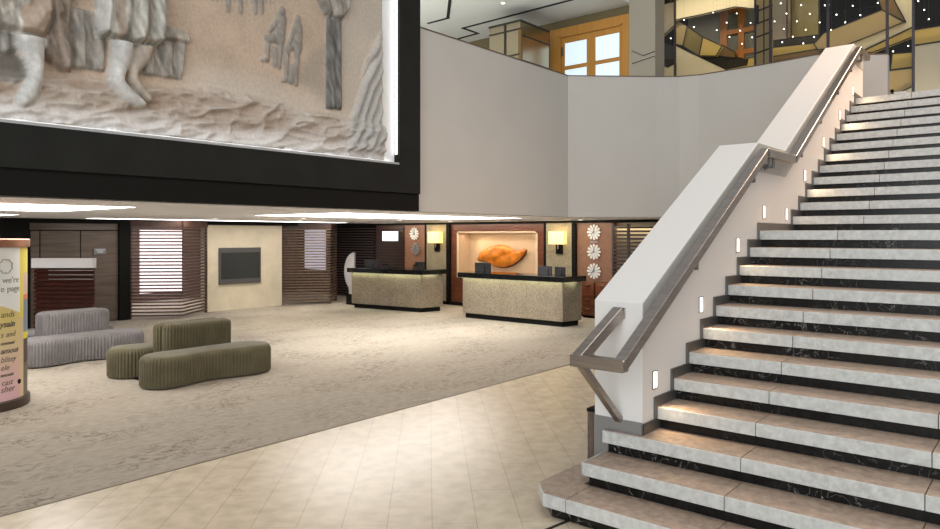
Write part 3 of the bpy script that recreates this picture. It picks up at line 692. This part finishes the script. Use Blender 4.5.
# heightfield
rng = np.random.default_rng(3)
def vnoise(x, z, s, seed):
    r = np.random.default_rng(seed).random((96, 96))
    u, v = x * s + 37.3, z * s + 11.7
    i, j = np.floor(u).astype(int), np.floor(v).astype(int); fu, fv = u - i, v - j
    fu = fu * fu * (3 - 2 * fu); fv = fv * fv * (3 - 2 * fv)
    g = lambda a, b: r[(i + a) % 96, (j + b) % 96]
    return (g(0, 0) * (1 - fu) + g(1, 0) * fu) * (1 - fv) + (g(0, 1) * (1 - fu) + g(1, 1) * fu) * fv
def fbm(x, z, s, seed, o=4): return sum(vnoise(x, z, s * 2 ** k, seed + k) / 2 ** k for k in range(o)) / (2 - 2 ** (1 - o))
xs = np.arange(1.25, 6.955, .0115); zs = np.arange(3.075, 5.75, .0115)
X, Z = np.meshgrid(xs, zs); H = np.zeros_like(X)
C = np.zeros(X.shape + (3,)); C[:] = (.56, .46, .37)
def setc(mask, c): 
    m = mask[..., None]; C[:] = C * (1 - m) + np.array(c) * m
def sstep(a, b, v): q = np.clip((v - a) / (b - a), 0, 1); return q * q * (3 - 2 * q)
def poly_sd(pts):
    d = np.full(X.shape, 1e9); ins = np.zeros(X.shape, bool); n = len(pts)
    for i in range(n):
        (x0, z0), (x1, z1) = pts[i], pts[(i + 1) % n]
        ex, ez = x1 - x0, z1 - z0; q = np.clip(((X - x0) * ex + (Z - z0) * ez) / (ex * ex + ez * ez), 0, 1)
        d = np.minimum(d, np.hypot(X - x0 - q * ex, Z - z0 - q * ez))
        if z0 != z1: ins ^= ((z0 > Z) != (z1 > Z)) & (X < (x1 - x0) * (Z - z0) / (z1 - z0) + x0)
    return np.where(ins, d, -d)
def capsule(p, q, r0, r1, amp, c, base=0.):
    global H
    ex, ez = q[0] - p[0], q[1] - p[1]; k = np.clip(((X - p[0]) * ex + (Z - p[1]) * ez) / (ex * ex + ez * ez), 0, 1)
    d = np.hypot(X - p[0] - k * ex, Z - p[1] - k * ez) / (r0 + (r1 - r0) * k)
    h = base + amp * np.sqrt(np.clip(1 - d * d, 0, 1)); m = d < 1
    H = np.where(m, np.maximum(H * (.35 if base > .05 else 1), h), H); hat = .78 + .44 * fbm(X * 1.6 + Z, Z * .6 - X * .4, 16, 55, 2)
    setc(m * (.92 if base > .05 else .72), c); C[:] = np.where(m[..., None], C * hat[..., None], C)
def chain(pts, amp, c, base):
    global H
    d = np.full(X.shape, 9.)
    for (px, pz, r0), (qx, qz, r1) in zip(pts, pts[1:]):
        ex, ez = qx - px, qz - pz; k = np.clip(((X - px) * ex + (Z - pz) * ez) / (ex * ex + ez * ez), 0, 1)
        d = np.minimum(d, np.hypot(X - px - k * ex, Z - pz - k * ez) / (r0 + (r1 - r0) * k))
    h = base + amp * np.sqrt(np.clip(1 - d * d, 0, 1)); m = d < 1
    H = np.where(m, np.maximum(H * .35, h), H); hat = .72 + .56 * fbm(X * 1.6 + Z, Z * .6 - X * .4, 14, 55, 3)
    setc(m * .94, c); C[:] = np.where(m[..., None], C * hat[..., None], C)
def patch(pts, h, c, soft=.03, fold=None, rough=0.):
    global H
    sd = poly_sd(pts); m = sstep(0, soft, sd); hh = h * m
    if fold is not None: hh = hh + m * fold
    if rough: hh = hh + m * rough * (fbm(X, Z, 9, 77) - .5)
    H = np.where(sd > 0, np.maximum(H * .4, hh), H); hat = .30 + 1.25 * fbm(X * 2.0 + .6 * Z, Z * .40 - X * .25, 15, 57, 3)
    setc((sd > 0) * .95, c); C[:] = np.where((sd > 0)[..., None], C * hat[..., None], C)
# sand plain and rocky ground
H += .006 * fbm(X, Z, 6, 5); C *= (.86 + .28 * fbm(X, Z, 3.5, 15))[..., None]
gl = np.interp(X[0], [1.2, 2.2, 2.8, 3.9, 4.27, 4.93, 5.6, 6.1, 6.4, 6.97], [3.55, 3.53, 3.60, 3.66, 3.76, 3.70, 3.66, 3.66, 3.62, 3.6])
gl = gl[None, :] + .10 * (fbm(X, Z * 0, 2.5, 9) - .5)
g = sstep(0, .12, gl - Z)
warp = fbm(X, Z, 2.2, 21)
fl1 = fbm(X * .55 + .35 * Z, Z * 2.0 - .5 * X, 2.1, 21, 3); fl2 = fbm(X * .8, Z * 2.4, 4.2, 71, 3)
ridge = (1 - np.abs(2 * fl1 - 1) * 1.6).clip(0, 1) ** 3 + .5 * (1 - np.abs(2 * fl2 - 1) * 1.8).clip(0, 1) ** 3
H += g * (.01 + .085 * ridge + .03 * fbm(X, Z, 6, 31)); setc(g * .85, (.40, .315, .25))
setc((poly_sd([(1.25, 3.72), (2.28, 3.72), (2.42, 3.52), (2.30, 3.40), (1.25, 3.42)]) > 0) * .85, (.15, .14, .13))
setc(g * (ridge.clip(0, 1) ** 2) * .5, (.62, .59, .55))
setc(g * sstep(3.6, 5.0, X) * .5 * sstep(.3, .7, fbm(X, Z, 2.5, 88)), (.64, .62, .60)); setc(sstep(3.40, 3.16, Z + .10 * fl2) * .85, (.78, .775, .77))  # pale lower edge: glow of the bottom LED put into the colour
mid = sstep(.35, 0, np.abs(Z - gl - .02)) * sstep(3.6, 4.4, X); setc(mid * .5, (.66, .63, .58))
# right-hand rock with wavy flutes
rk = poly_sd([(6.97, 5.0), (6.75, 4.75), (6.60, 4.45), (6.50, 4.1), (6.36, 3.75), (6.25, 3.45), (6.2, 3.12), (6.97, 3.12)])
fl = np.sin(52 * (.80 * X - .42 * Z + .16 * fbm(X, Z, 1.6, 44)) + 1.2 * np.sin(5 * Z)); m = sstep(0, .1, rk)
H = H + m * (.07 + .055 * fl); setc(m * .9, (.60, .59, .57))
setc(sstep(.5, .9, fl) * (rk > .03) * .55, (.26, .26, .25))
# stone wall and vertical streaks behind
setc(sstep(6.05, 6.25, X) * sstep(3.75, 3.9, Z) * (1 - m) * .6, (.60, .57, .52))
w = poly_sd([(5.45, 3.95), (5.95, 3.72), (5.95, 4.6), (5.62, 4.35)]); setc(sstep(-.05, .12, w) * .45, (.36, .35, .32))
# crates and low walls
for pts in ([(2.70, 4.25), (3.10, 4.25), (3.10, 3.66), (2.66, 3.64)], [(3.60, 4.10), (3.97, 4.14), (3.93, 3.72), (3.42, 3.70)]):
    patch(pts, .05, (.37, .35, .32), .015, .022 * np.sign(np.sin((X - pts[0][0]) * 30 + .8 * Z)), .03)
patch([(3.66, 4.32), (4.02, 4.24), (4.02, 4.14), (3.60, 4.12)], .075, (.44, .41, .37), .02, None, .03)
# cloak, tunic, legs of the standing pair
nzf = fbm(X, Z, 7, 61)
patch([(2.50, 5.75), (3.10, 5.75), (2.98, 4.6), (2.80, 4.30), (2.78, 3.98), (2.79, 3.60), (2.69, 3.585), (2.52, 3.70), (2.46, 3.95), (2.45, 4.4)], .13, (.36, .30, .25), .05, .03 * np.sin(26 * (X + .35 * Z) + 5 * nzf), .05)
patch([(1.25, 3.70), (2.20, 3.66), (2.33, 3.72), (2.34, 3.95), (1.25, 3.95)], .05, (.34, .33, .31), .03, .02 * np.sin(60 * X))
chain([(2.40, 4.02, .125), (2.405, 3.80, .125), (2.44, 3.60, .080), (2.44, 3.47, .066), (2.40, 3.36, .080), (2.355, 3.27, .082), (2.335, 3.235, .060)], .12, (.60, .60, .585), .09)
patch([(1.25, 3.98), (2.15, 3.87), (2.53, 3.86), (2.60, 4.05), (2.58, 4.45), (2.50, 5.75), (1.25, 5.75)], .21, (.54, .52, .48), .05, .035 * np.sin(22 * (X * .8 - .5 * Z) + 5 * nzf), .05)
patch([(2.62, 4.9), (2.46, 4.35), (2.30, 4.38), (2.42, 4.9)], .25, (.66, .63, .57), .04, .02 * np.sin(45 * X + 12 * Z))
setc((poly_sd([(2.30, 4.10), (2.56, 4.30), (2.56, 3.87), (2.32, 3.89)]) > 0) * .8, (.47, .37, .29))
chain([(3.50, 4.10, .12), (3.44, 3.88, .10), (3.35, 3.70, .062), (3.36, 3.60, .066), (3.44, 3.51, .062), (3.52, 3.44, .042)], .10, (.51, .46, .40), .06)
chain([(3.25, 4.08, .11), (3.235, 3.85, .105), (3.185, 3.65, .078), (3.18, 3.55, .082), (3.28, 3.45, .076), (3.40, 3.385, .056), (3.44, 3.365, .035)], .13, (.60, .60, .585), .10)
patch([(3.02, 5.75), (3.01, 4.4), (2.995, 3.99), (3.35, 3.985), (3.69, 4.03), (3.72, 4.3), (3.75, 5.75)], .23, (.50, .49, .45), .05, .04 * np.sin(34 * X + 2.2 * np.sin(4 * Z)), .04)
setc((poly_sd([(3.16, 5.75), (3.17, 4.0), (3.22, 4.0), (3.22, 5.75)]) > 0) * .7, (.36, .27, .20)); setc((poly_sd([(3.45, 5.75), (3.44, 4.0), (3.48, 4.0), (3.50, 5.75)]) > 0) * .7, (.33, .27, .22))
setc((poly_sd([(3.02, 5.75), (3.01, 4.05), (3.14, 4.05), (3.15, 5.75)]) > 0) * .6, (.66, .66, .64))
# leaning man, seated companion, tiny crowd at the fence
dk = (.31, .30, .28)
for p, q, a, b in [((5.25, 4.80), (5.25, 4.83), .05, .045), ((5.23, 4.72), (5.20, 4.45), .085, .09), ((5.20, 4.46), (5.03, 4.42), .07, .05), ((5.04, 4.42), (5.03, 4.17), .045, .03), ((5.03, 4.15), (4.95, 4.14), .025, .02), ((5.22, 4.40), (5.20, 4.10), .05, .03), ((5.17, 4.66), (5.06, 4.52), .035, .03),
                   ((5.48, 4.75), (5.48, 4.78), .048, .043), ((5.48, 4.68), (5.47, 4.40), .075, .085), ((5.45, 4.42), (5.32, 4.36), .06, .045), ((5.32, 4.36), (5.30, 3.97), .045, .03), ((5.47, 4.36), (5.45, 3.93), .05, .035), ((5.42, 4.60), (5.34, 4.42), .03, .025), ((5.40, 4.10), (5.37, 3.97), .075, .06), ((5.13, 4.30), (5.14, 4.12), .05, .04), ((5.30, 3.95), (5.24, 3.94), .025, .02)]:
    capsule(p, q, a, b, .035, dk)
for i in range(16):
    x = 4.30 + i * .055; z = 4.70 + .012 * i
    capsule((x, z), (x, z + .09), .012, .012, .012, (.36, .34, .31))
for x, z in [(4.50, 4.74), (4.66, 4.76), (4.86, 4.80), (4.95, 4.83)]:
    capsule((x, z - .10), (x, z + .10), .035, .04, .02, (.33, .31, .29)); capsule((x, z + .17), (x, z + .18), .025, .025, .02, (.36, .34, .31))
# draped trunk on the right
patch([(5.93, 5.0), (6.19, 4.95), (6.20, 3.69), (5.94, 3.68)], .06, (.22, .22, .21), .03, .012 * np.sin(50 * X + 4 * nzf))
patch([(5.66, 5.75), (5.74, 5.15), (5.88, 4.93), (6.0, 4.88), (6.20, 4.90), (6.30, 5.05), (6.40, 5.75)], .13, (.40, .38, .35), .06, .03 * np.sin(30 * (X + .3 * Z)))
H = np.clip(H, 0, .32); Yh = 7.47 - .008 - H * .92
for _ in range(2):
    Yp_ = np.pad(Yh, 1, mode='edge'); Yh = (Yp_[:-2, 1:-1] + Yp_[2:, 1:-1] + Yp_[1:-1, :-2] + Yp_[1:-1, 2:] + 2 * Yh) / 6
for _ in range(1):
    Cp = np.pad(C, ((1, 1), (1, 1), (0, 0)), mode='edge'); C = (Cp[:-2, 1:-1] + Cp[2:, 1:-1] + Cp[1:-1, :-2] + Cp[1:-1, 2:] + 4 * C) / 8
nz_, nx_ = X.shape
C = np.clip(C, 0, 1); C = C * (.70 + .32 * C)
V = np.stack([X, Yh, Z], -1).reshape(-1, 3)
idx = np.arange(nz_ * nx_).reshape(nz_, nx_)
F = np.stack([idx[:-1, :-1], idx[:-1, 1:], idx[1:, 1:], idx[1:, :-1]], -1).reshape(-1, 4)
# edge skirt so that the casting has thickness
bd = np.concatenate([idx[0], idx[1:, -1], idx[-1, ::-1][1:], idx[::-1, 0][1:-1]])
sk = V[bd].copy(); sk[:, 1] = 7.474; o0 = len(V); V = np.concatenate([V, sk]); nb_ = len(bd); ar = np.arange(nb_); nx2 = (ar + 1) % nb_
F = np.concatenate([F, np.stack([bd[nx2], bd, o0 + ar, o0 + nx2], -1)])
me = bpy.data.meshes.new('casting'); me.from_pydata(V.tolist(), [], F.tolist())
col = np.ones((len(V), 4), np.float32); col[:nz_ * nx_, :3] = C.reshape(-1, 3); col[nz_ * nx_:, :3] = (.5, .48, .45)
at = me.color_attributes.new('pigment', 'FLOAT_COLOR', 'POINT'); at.data.foreach_set('color', col.ravel())
link('casting', me, 'relief', ART, smooth=True)

# ------------------------------------------------------------------ upper level
def door():
    d = thing('door_1', 'orange oak double door with pale glazing on the upper level', 'door', (13.9, 8.1, UF)); d['kind'] = 'structure'
    y = lambda s_: 9.289 - s_
    f = MB(); f.box(13.86, 13.93, y(.172), y(.44), UF, 6.80); f.box(13.86, 13.93, y(2.04), y(2.22), UF, 6.80); f.box(13.86, 13.93, y(.44), y(2.04), 6.58, 6.80)
    f.build('frame', 'orange', d)
    f = MB()
    for a, b in ((.44, .47), (2.01, 2.04)): f.box(13.845, 13.87, y(a), y(b), UF, 6.61)
    f.box(13.845, 13.87, y(.44), y(2.04), 6.58, 6.61); f.build('architrave', 'orange', d)
    for a, b in ((.47, 1.25), (1.255, 2.01)):
        lf = MB(); m0, m1 = a + .09, b - .11 if a < 1 else b - .05
        if a > 1: m0 = 1.365
        else: m1 = 1.143
        lf.box(13.885, 13.925, y(a), y(m0), UF, 6.575); lf.box(13.885, 13.925, y(m1), y(b), UF, 6.575)
        for z0, z1 in ((6.44, 6.575), (5.82, 5.91), (5.15, 5.24), (UF, 4.6)): lf.box(13.885, 13.925, y(m0), y(m1), z0, z1)
        o = lf.build('door_leaf', 'orange', d)
        for z0, z1 in ((5.91, 6.44), (5.24, 5.82), (4.6, 5.15)): MB().box(13.90, 13.91, y(m0), y(m1), z0, z1).build('pane', 'doorglass', o)
    MB().box(13.84, 13.87, y(.50), y(.53), 6.15, 6.35).build('hinge', 'steel_d', d)
door()
# bronze mirrored box
t = thing('mirrored_cabinet', 'bronze mirror-clad box standing on the upper level left of the door', 'cabinet', (12.75, 9.2, UF))
box('body', 'bronzemirror', 12.2, 13.3, 8.78, 9.62, UF, 6.58, t)
j = MB()
for x, y0, y1 in ((12.19, 9.16, 9.21),): j.box(x - .004, x + .012, y0, y1, UF, 6.58)
for z in (6.40, 5.86): j.box(12.185, 12.20, 8.78, 9.62, z, z + .03); j.box(12.2, 13.3, 8.765, 8.78, z - .12, z - .095)
j.box(12.185, 13.315, 8.765, 9.635, 6.57, 6.61)
j.build('joint_strip', 'joint', t)
box('corner_post', 'bronze', 12.19, 12.26, 8.762, 8.83, UF, 6.4, t)
# column joint lines
cj = MB()
for p, q in [((6.98, 5.96), (6.72, 5.81)), ((6.72, 5.81), (6.45, 5.86)), ((6.98, 5.68), (6.45, 5.76))]:
    cj.bar((13.795, p[0], p[1]), (13.795, q[0], q[1]), .012, .022, up=(1, 0, 0))
st(cj.build('trim_column', 'joint'))
# glass screen standing in for gold mirror panels, and its posts
GX = 17.0
ys = [7.86, 7.41, 5.43, 5.08, 3.86, 2.72, 2.25, .9]
for i, (a, b) in enumerate(zip(ys, ys[1:])):
    st(box('window_%d' % (i + 3), 'glass', GX - .006, GX + .006, b + .012, a - .012, UF, 8.2))
for i, y in enumerate(ys):
    w = .022 if i != 0 else .06
    if i in (1, 2): w = .012
    st(MB().box(GX - .05, GX + .05, y - w, y + w, UF, 8.4).build('trim_post', 'mull' if i else 'black'))
# added room behind the glass, modelling what the mirror panels reflect
st(box('ceiling_gallery', 'black', 17.05, 22, -2, 9.2, 8.3, 8.5)); st(box('wall_gallery', 'black', 21.8, 22, -2, 9.2, UF, 8.3)); st(box('wall_gallery_side', 'black', 17.05, 22, 9.0, 9.2, UF, 8.3)); st(box('wall_gallery_end', 'black', 17.05, 22, -2.2, -2, UF, 8.3))
st(box('floor_gallery', 'greige', 17.02, 22, -2, 9, 3.9, UF))
st(box('ceiling_hall', 'black', 14.3, 17.05, -2.2, 9.2, 8.4, 8.5))
FAC = [("cream", 18.0, [(8.39, 8.6), (8.04, 8.52), (8.39, 8.11)]), ("taupe", 18.1, [(8.44, 8.14), (8.09, 8.56), (7.86, 8.51), (7.86, 7.7), (8.29, 7.4), (8.44, 7.42)]),
 ("brown", 18.3, [(8.38, 7.35), (7.95, 7.13), (7.95, 6.7), (8.18, 6.62), (8.38, 6.77)]), ("cream", 18.15, [(8.46, 6.75), (8.11, 6.58), (7.88, 6.66), (7.88, 6.2), (8.46, 6.28)]),
 ("cream", 18.0, [(7.84, 8.48), (5.73, 8.01), (5.73, 7.64), (6.25, 7.8), (7.16, 7.78), (7.84, 7.78)]), ("greige", 19.2, [(7.98, 8.2), (7.49, 8.22), (6.3, 8.2), (6.3, 7.0), (7.52, 7.3), (7.98, 7.7)]),
 ("tan", 18.2, [(7.93, 7.87), (7.59, 7.62), (7.71, 7.1), (7.93, 7.19)]), ("facetolive", 18.25, [(7.62, 7.63), (7.18, 7.26), (7.28, 6.77), (7.73, 7.11)]), ("gold", 18.2, [(7.16, 7.24), (6.65, 6.92), (6.81, 6.68), (7.26, 6.76)]),
 ("bronze", 18.3, [(6.69, 6.97), (6.35, 6.73), (6.33, 6.57), (6.85, 6.71)]), ("brown", 18.35, [(7.32, 6.82), (6.34, 6.61), (6.04, 6.48), (6.06, 6.36), (6.63, 6.32), (7.32, 6.78)]),
 ("cream", 18.15, [(7.91, 7.15), (7.22, 6.71), (6.5, 6.26), (6.5, 6.0), (7.91, 6.2)]), ("gold", 18.3, [(6.02, 6.52), (5.82, 6.52), (5.82, 6.29), (6.56, 6.27), (6.56, 6.32), (6.05, 6.35)]),
 ("taupe", 19.0, [(5.75, 8.26), (5.25, 8.17), (5.25, 6.7), (5.75, 6.7)]), ("bronze", 18.8, [(5.22, 8.11), (5.12, 8.09), (5.12, 6.7), (5.22, 6.7)]), ("facetolive", 19.0, [(5.18, 8.16), (4.52, 8.01), (4.52, 6.8), (5.18, 6.8)]),
 ("brown", 18.5, [(5.52, 6.91), (4.4, 6.86), (4.4, 6.69), (5.52, 6.74)]), ("gold", 18.3, [(5.46, 6.69), (4.46, 6.63), (4.38, 6.47), (5.46, 6.46)]), ("bronze", 18.25, [(5.43, 6.45), (4.31, 6.46), (4.31, 6.32), (5.43, 6.31)]),
 ("tan", 18.1, [(4.42, 6.56), (4.2, 6.78), (3.0, 7.08), (2.57, 6.72), (3.81, 6.38), (4.33, 6.4)]), ("bronze", 18.2, [(3.13, 7.49), (2.84, 7.43), (2.55, 6.74), (3.01, 7.1)]),
 ("cream", 18.25, [(2.87, 7.45), (2.42, 7.35), (2.42, 6.62), (3.51, 6.22), (3.84, 6.42), (2.56, 6.75)]), ("gold", 18.3, [(2.43, 6.63), (2.43, 6.41), (3.23, 6.19), (3.48, 6.23)]),
 ("gold", 18.3, [(2.83, 6.1), (2.43, 6.07), (2.43, 5.74), (2.87, 5.74)]), ("tan", 18.15, [(2.91, 5.7), (2.41, 5.69), (2.41, 5.16), (2.91, 5.04)]), ("greige", 18.05, [(2.89, 5.03), (2.4, 5.27), (2.4, 4.4), (2.89, 4.4)]),
 ("gold", 18.1, [(2.4, 6.51), (1.0, 6.51), (1.0, 6.19), (2.4, 6.17)]), ("greige", 18.05, [(2.4, 6.15), (1.0, 6.16), (1.0, 4.4), (2.4, 4.4)])]
t = thing('faceted_feature_wall', 'faceted gold and cream feature wall behind the upper glass screen', 'wall feature', (18.3, 5, UF))
for m, x, pts in FAC:
    MB().slab_x(pts, x, x + .10).build('facet', m, t)
jl = MB()
for m, x, pts in FAC:
    for (a, b), (c_, d_) in zip(pts, pts[1:] + pts[:1]): jl.bar((x - .006, a, b), (x - .006, c_, d_), .024, .012, up=(1, 0, 0))
jl.build('joint_lines', 'groove', t)
MB().box(18.45, 18.55, 0.6, 8.6, UF, UF + .3).build('base', 'brown', t)
# oak lattice window modelled from its reflection, slender panel grid behind the glass
t = thing('lattice_window', 'orange oak lattice window among the gold facets upstairs', 'window', (18.9, 6.2, 6.4))
lt = MB()
k_ = 18.75 / 17.6
for a, b in ((6.46, 6.30), (6.02, 5.88)): lt.box(18.7, 18.78, a * k_, b * k_, 6.45, 8.2)
lt.box(18.7, 18.78, 5.5 * k_, 5.58 * k_, 6.4, 8.2)
for z in (7.62, 7.05, 6.52): lt.box(18.705, 18.775, 5.5 * k_, 6.46 * k_, 2 + (z - 2) * k_ - .06, 2 + (z - 2) * k_ + .06)
lt.build('lattice', 'orange2', t); box('pane', 'lat', 18.78, 18.80, 5.5 * k_, 6.46 * k_, 6.3, 8.2, t)
t = thing('panel_grid', 'narrow tan grid panel beside the oak lattice window upstairs', 'panel', (17.3, 5.25, UF))
box('sheet', 'tan', 17.30, 17.33, 5.12, 5.52, UF, 8.1, t)
g_ = MB(); g_.box(17.28, 17.30, 5.31, 5.33, UF, 8.1)
for z in (6.40, 6.78, 7.10, 7.40): g_.bar((17.29, 5.52, z - .05), (17.29, 5.12, z + .03), .02, .03)
g_.box(17.28, 17.31, 5.44, 5.53, 7.05, 7.5); g_.build('bars', 'black', t)
# added point lights modelling the reflected ceiling spots
DOT = [(7.38, 7.57), (7.12, 7.34), (6.62, 7.61), (6.03, 7.47), (6.53, 7.15), (6.28, 7.29), (5.95, 7.03), (5.70, 7.17), (6.21, 6.92), (5.90, 6.70), (5.66, 6.81), (5.59, 6.51), (7.74, 7.16), (5.0, 7.5), (4.55, 7.36), (4.87, 7.23), (4.36, 7.12), (5.14, 7.1), (4.64, 7.0), (4.93, 6.88), (4.45, 6.77), (4.73, 6.66), (4.27, 6.57), (4.965, 6.57), (4.50, 6.46), (4.04, 7.25), (3.95, 7.24), (3.80, 6.99), (4.15, 6.88), (3.62, 6.78), (3.91, 6.66), (3.47, 7.12), (3.32, 6.88), (2.98, 7.08), (2.69, 5.97), (2.41, 6.04), (2.23, 6.96), (2.12, 6.75), (2.04, 6.54)]
pr_ = None
for y, z in DOT:
    if pr_ is None:
        pr_ = thing('hanging_light', 'tiny bright point light hanging behind the upper glass screen', 'light', (17.5, y, z), 'tiny hanging lights behind the glass')
        o = MB().sphere((0, 0, 0), .014, 10).build('globe', 'dot', pr_, smooth=True); o.location = (0, 0, 0)
        o = MB().tube((0, 0, .02), (0, 0, 1.8), .0012, 6).build('wire', 'steel_d', pr_); o.location = (0, 0, 0)
    else: copy_tree(pr_, (17.5, y, z))
# downlight in the upper ceiling
def downlight(label, x, y, z, group, r=.045):
    d = thing('downlight', label, 'downlight', (x, y, z), group)
    MB().lathe(x, y, [(r + .015, z - .006), (r + .015, z)], 24).build('rim', 'alu', d); MB().lathe(x, y, [(r, z - .009), (r, z - .004)], 24).build('lens', 'downl', d)
downlight('small round downlight in the pale upper ceiling', 12.05, 9.13, 7.0, 'recessed downlights')
# blue grey pier at the head of the stair
t = thing('balustrade_pier', 'blue-grey metal-clad pier at the head of the stair', 'pier', (14.2, 2.4, UF))
box('panel', 'bluegrey', 14.42, 14.52, 2.29, 2.60, UF + .012, 5.23, t, .004); box('panel', 'bluegrey', 14.44, 14.52, 2.61, 2.78, UF + .012, 5.12, t, .004)
# white stand on the upper landing
t = thing('stand', 'small white stand on the landing behind the glass posts', 'stand', (15.5, 2.28, UF))
box('panel', 'sunwhite', 15.48, 15.52, 2.17, 2.36, UF, 4.73, t); MB().sphere((15.5, 2.40, 4.76), .035).build('knob', 'black', t, smooth=True); MB().tube((15.5, 2.40, UF + .012), (15.5, 2.40, 4.73), .012).build('stem', 'black', t)

# ------------------------------------------------------------------ lights of the place and added unseen lights
def trough(label, pts):
    t = thing('linear_downlight', label, 'ceiling light', (sum(p[0] for p in pts) / len(pts), sum(p[1] for p in pts) / len(pts), ZS), 'linear ceiling lights')
    MB().prism(pts, ZS - .006, ZS - .0015).build('diffuser', 'trough', t)
    cx_, cy_ = t.location.x, t.location.y
    big = [(cx_ + (x - cx_) * 1.01, cy_ + (y - cy_) * 1.01) for x, y in pts]
    MB().prism(big, ZS - .0035, ZS - .0012).build('rim', 'white', t)
trough('wide white ceiling light over the poster column', [(1.2, 9.1), (4.15, 9.05), (4.15, 11.6), (1.2, 11.75)])
trough('far white ceiling light above the slatted partition', [(2.5, 13.9), (4.35, 13.9), (4.35, 15.4), (2.5, 15.4)])
trough('long white ceiling light in front of the cream marble wall', [(6.3, 15.6), (13.2, 15.6), (13.2, 16.05), (6.3, 16.05)])
trough('broad white ceiling light over the carpet behind the balcony edge', [(7.3, 8.8), (12.2, 8.75), (12.2, 10.9), (7.3, 11.2)])
def spot(x, y, z, e, col=(1, .89, .73), size=60, tgt=None, blend=.6, r=.04):
    ld = bpy.data.lights.new('spot', 'SPOT'); ld.energy = e; ld.color = col; ld.spot_size = math.radians(size); ld.spot_blend = blend; ld.shadow_soft_size = r
    o = bpy.data.objects.new('spot', ld); COL.objects.link(o); o.location = (x, y, z)
    if tgt is not None: o.rotation_euler = sub((x, y, z), tgt).to_track_quat('-Z', 'Y').to_euler()
    return o
def area(x, y, z, sx, sy, e, tgt, col=(1, 1, 1), spread=180):
    ld = bpy.data.lights.new('area', 'AREA'); ld.shape = 'RECTANGLE'; ld.size = sx; ld.size_y = sy; ld.energy = e; ld.color = col; ld.spread = math.radians(spread)
    o = bpy.data.objects.new('area', ld); COL.objects.link(o); o.location = (x, y, z); o.rotation_euler = sub((x, y, z), tgt).to_track_quat('-Z', 'Y').to_euler(); return o
DL = [(10.34, 13.97), (9.28, 12.4), (11.89, 12.12), (8.15, 14.02), (11.73, 8.97), (14.2, 8.5), (13.65, 12.07), (10.7, 15.7), (12.7, 15.3)]
DN = ['downlight before the brown slatted screen', 'downlight in the middle of the carpeted lobby', 'downlight in front of the farther desk', 'downlight before the marble wall and dark screen', 'downlight in front of the nearer desk', 'downlight beside the drawer cabinets', 'downlight between the two desks', 'downlight washing the cream marble wall', 'downlight close in front of the brown slatted screen corner']
for (x, y), lb in zip(DL, DN):
    downlight(lb, x, y, ZS - .001, 'recessed downlights', .05); spot(x, y, ZS - .03, 105, size=70)
area(14.45, 12.2, 2.33, 8.0, .1, 52, (15.1, 12.2, .9), (1, .90, .74))  # unseen strip light added to brighten the back wall
spot(15.2, 12.75, 2.0, 11, (1, .74, .40), 100, (15.55, 12.3, 1.35)); area(15.25, 11.7, 2.03, 2.5, .1, 8, (15.5, 11.7, 1.0), (1, .80, .55))
for y in (13.78, 9.60):
    ld = bpy.data.lights.new('sconce_glow', 'POINT'); ld.energy = 2.2; ld.color = (1, .72, .25); ld.shadow_soft_size = .05
    o = bpy.data.objects.new('sconce_glow', ld); COL.objects.link(o); o.location = (14.94, y, 2.0)
area(9.5, 19.0, 2.2, 3.5, 2.5, 90, (9.5, 19.3, 0), (1, .9, .88))
area(15.2, 7.0, 2.2, 2.5, .08, 5, (15.35, 7.0, 1.2), (1, .85, .6))
area(17.25, 4.5, 8.15, 7.5, .3, 60, (18.7, 4.5, 6.6), (1, .88, .66))  # unseen lights added above and below to brighten the facets
area(17.25, 4.6, 4.2, 7.0, .3, 80, (18.4, 4.6, 7.5), (1, .88, .66))
area(8.6, 11.5, 4.15, 5, 8, 210, (8.6, 11.5, 7), (1, .98, .93))  # unseen uplight added to brighten the upper ceiling
# unseen area light added behind the viewpoint, for daylight from that side
area(-9, -2.0, 5.0, 13, 8, 1500, (6, 3, 2.0), (.93, .97, 1.0))
area(14.2, .2, 7.6, 3, 4, 150, (11.2, 2.0, 3.8), (1, .72, .52), 70)
# unseen area light added high over the stair for warm overhead light
area(3.5, -1.0, 10.5, 9, 6, 350, (4, 1.5, 0), (1, .96, .90))
w = bpy.data.worlds.new('World'); sc.world = w; w.use_nodes = True
bg = w.node_tree.nodes['Background']; bg.inputs[0].default_value = (.95, .98, 1, 1); bg.inputs[1].default_value = .44

# ------------------------------------------------------------------ camera
cd = bpy.data.cameras.new('camera'); cam = bpy.data.objects.new('camera', cd); COL.objects.link(cam); sc.camera = cam
cam.location = CAM; cam.rotation_euler = (PI / 2, 0, YAW - PI / 2)
cd.sensor_fit = 'HORIZONTAL'; cd.sensor_width = 36; cd.lens = 36 * 701 / 940
cd.shift_y = -(264.5 - 235) / 940 ; cd.clip_end = 200
sc.view_settings.view_transform = 'Standard'; sc.view_settings.look = 'None'; sc.view_settings.gamma = 1; sc.view_settings.exposure = 0
sc.view_settings.use_curve_mapping = False
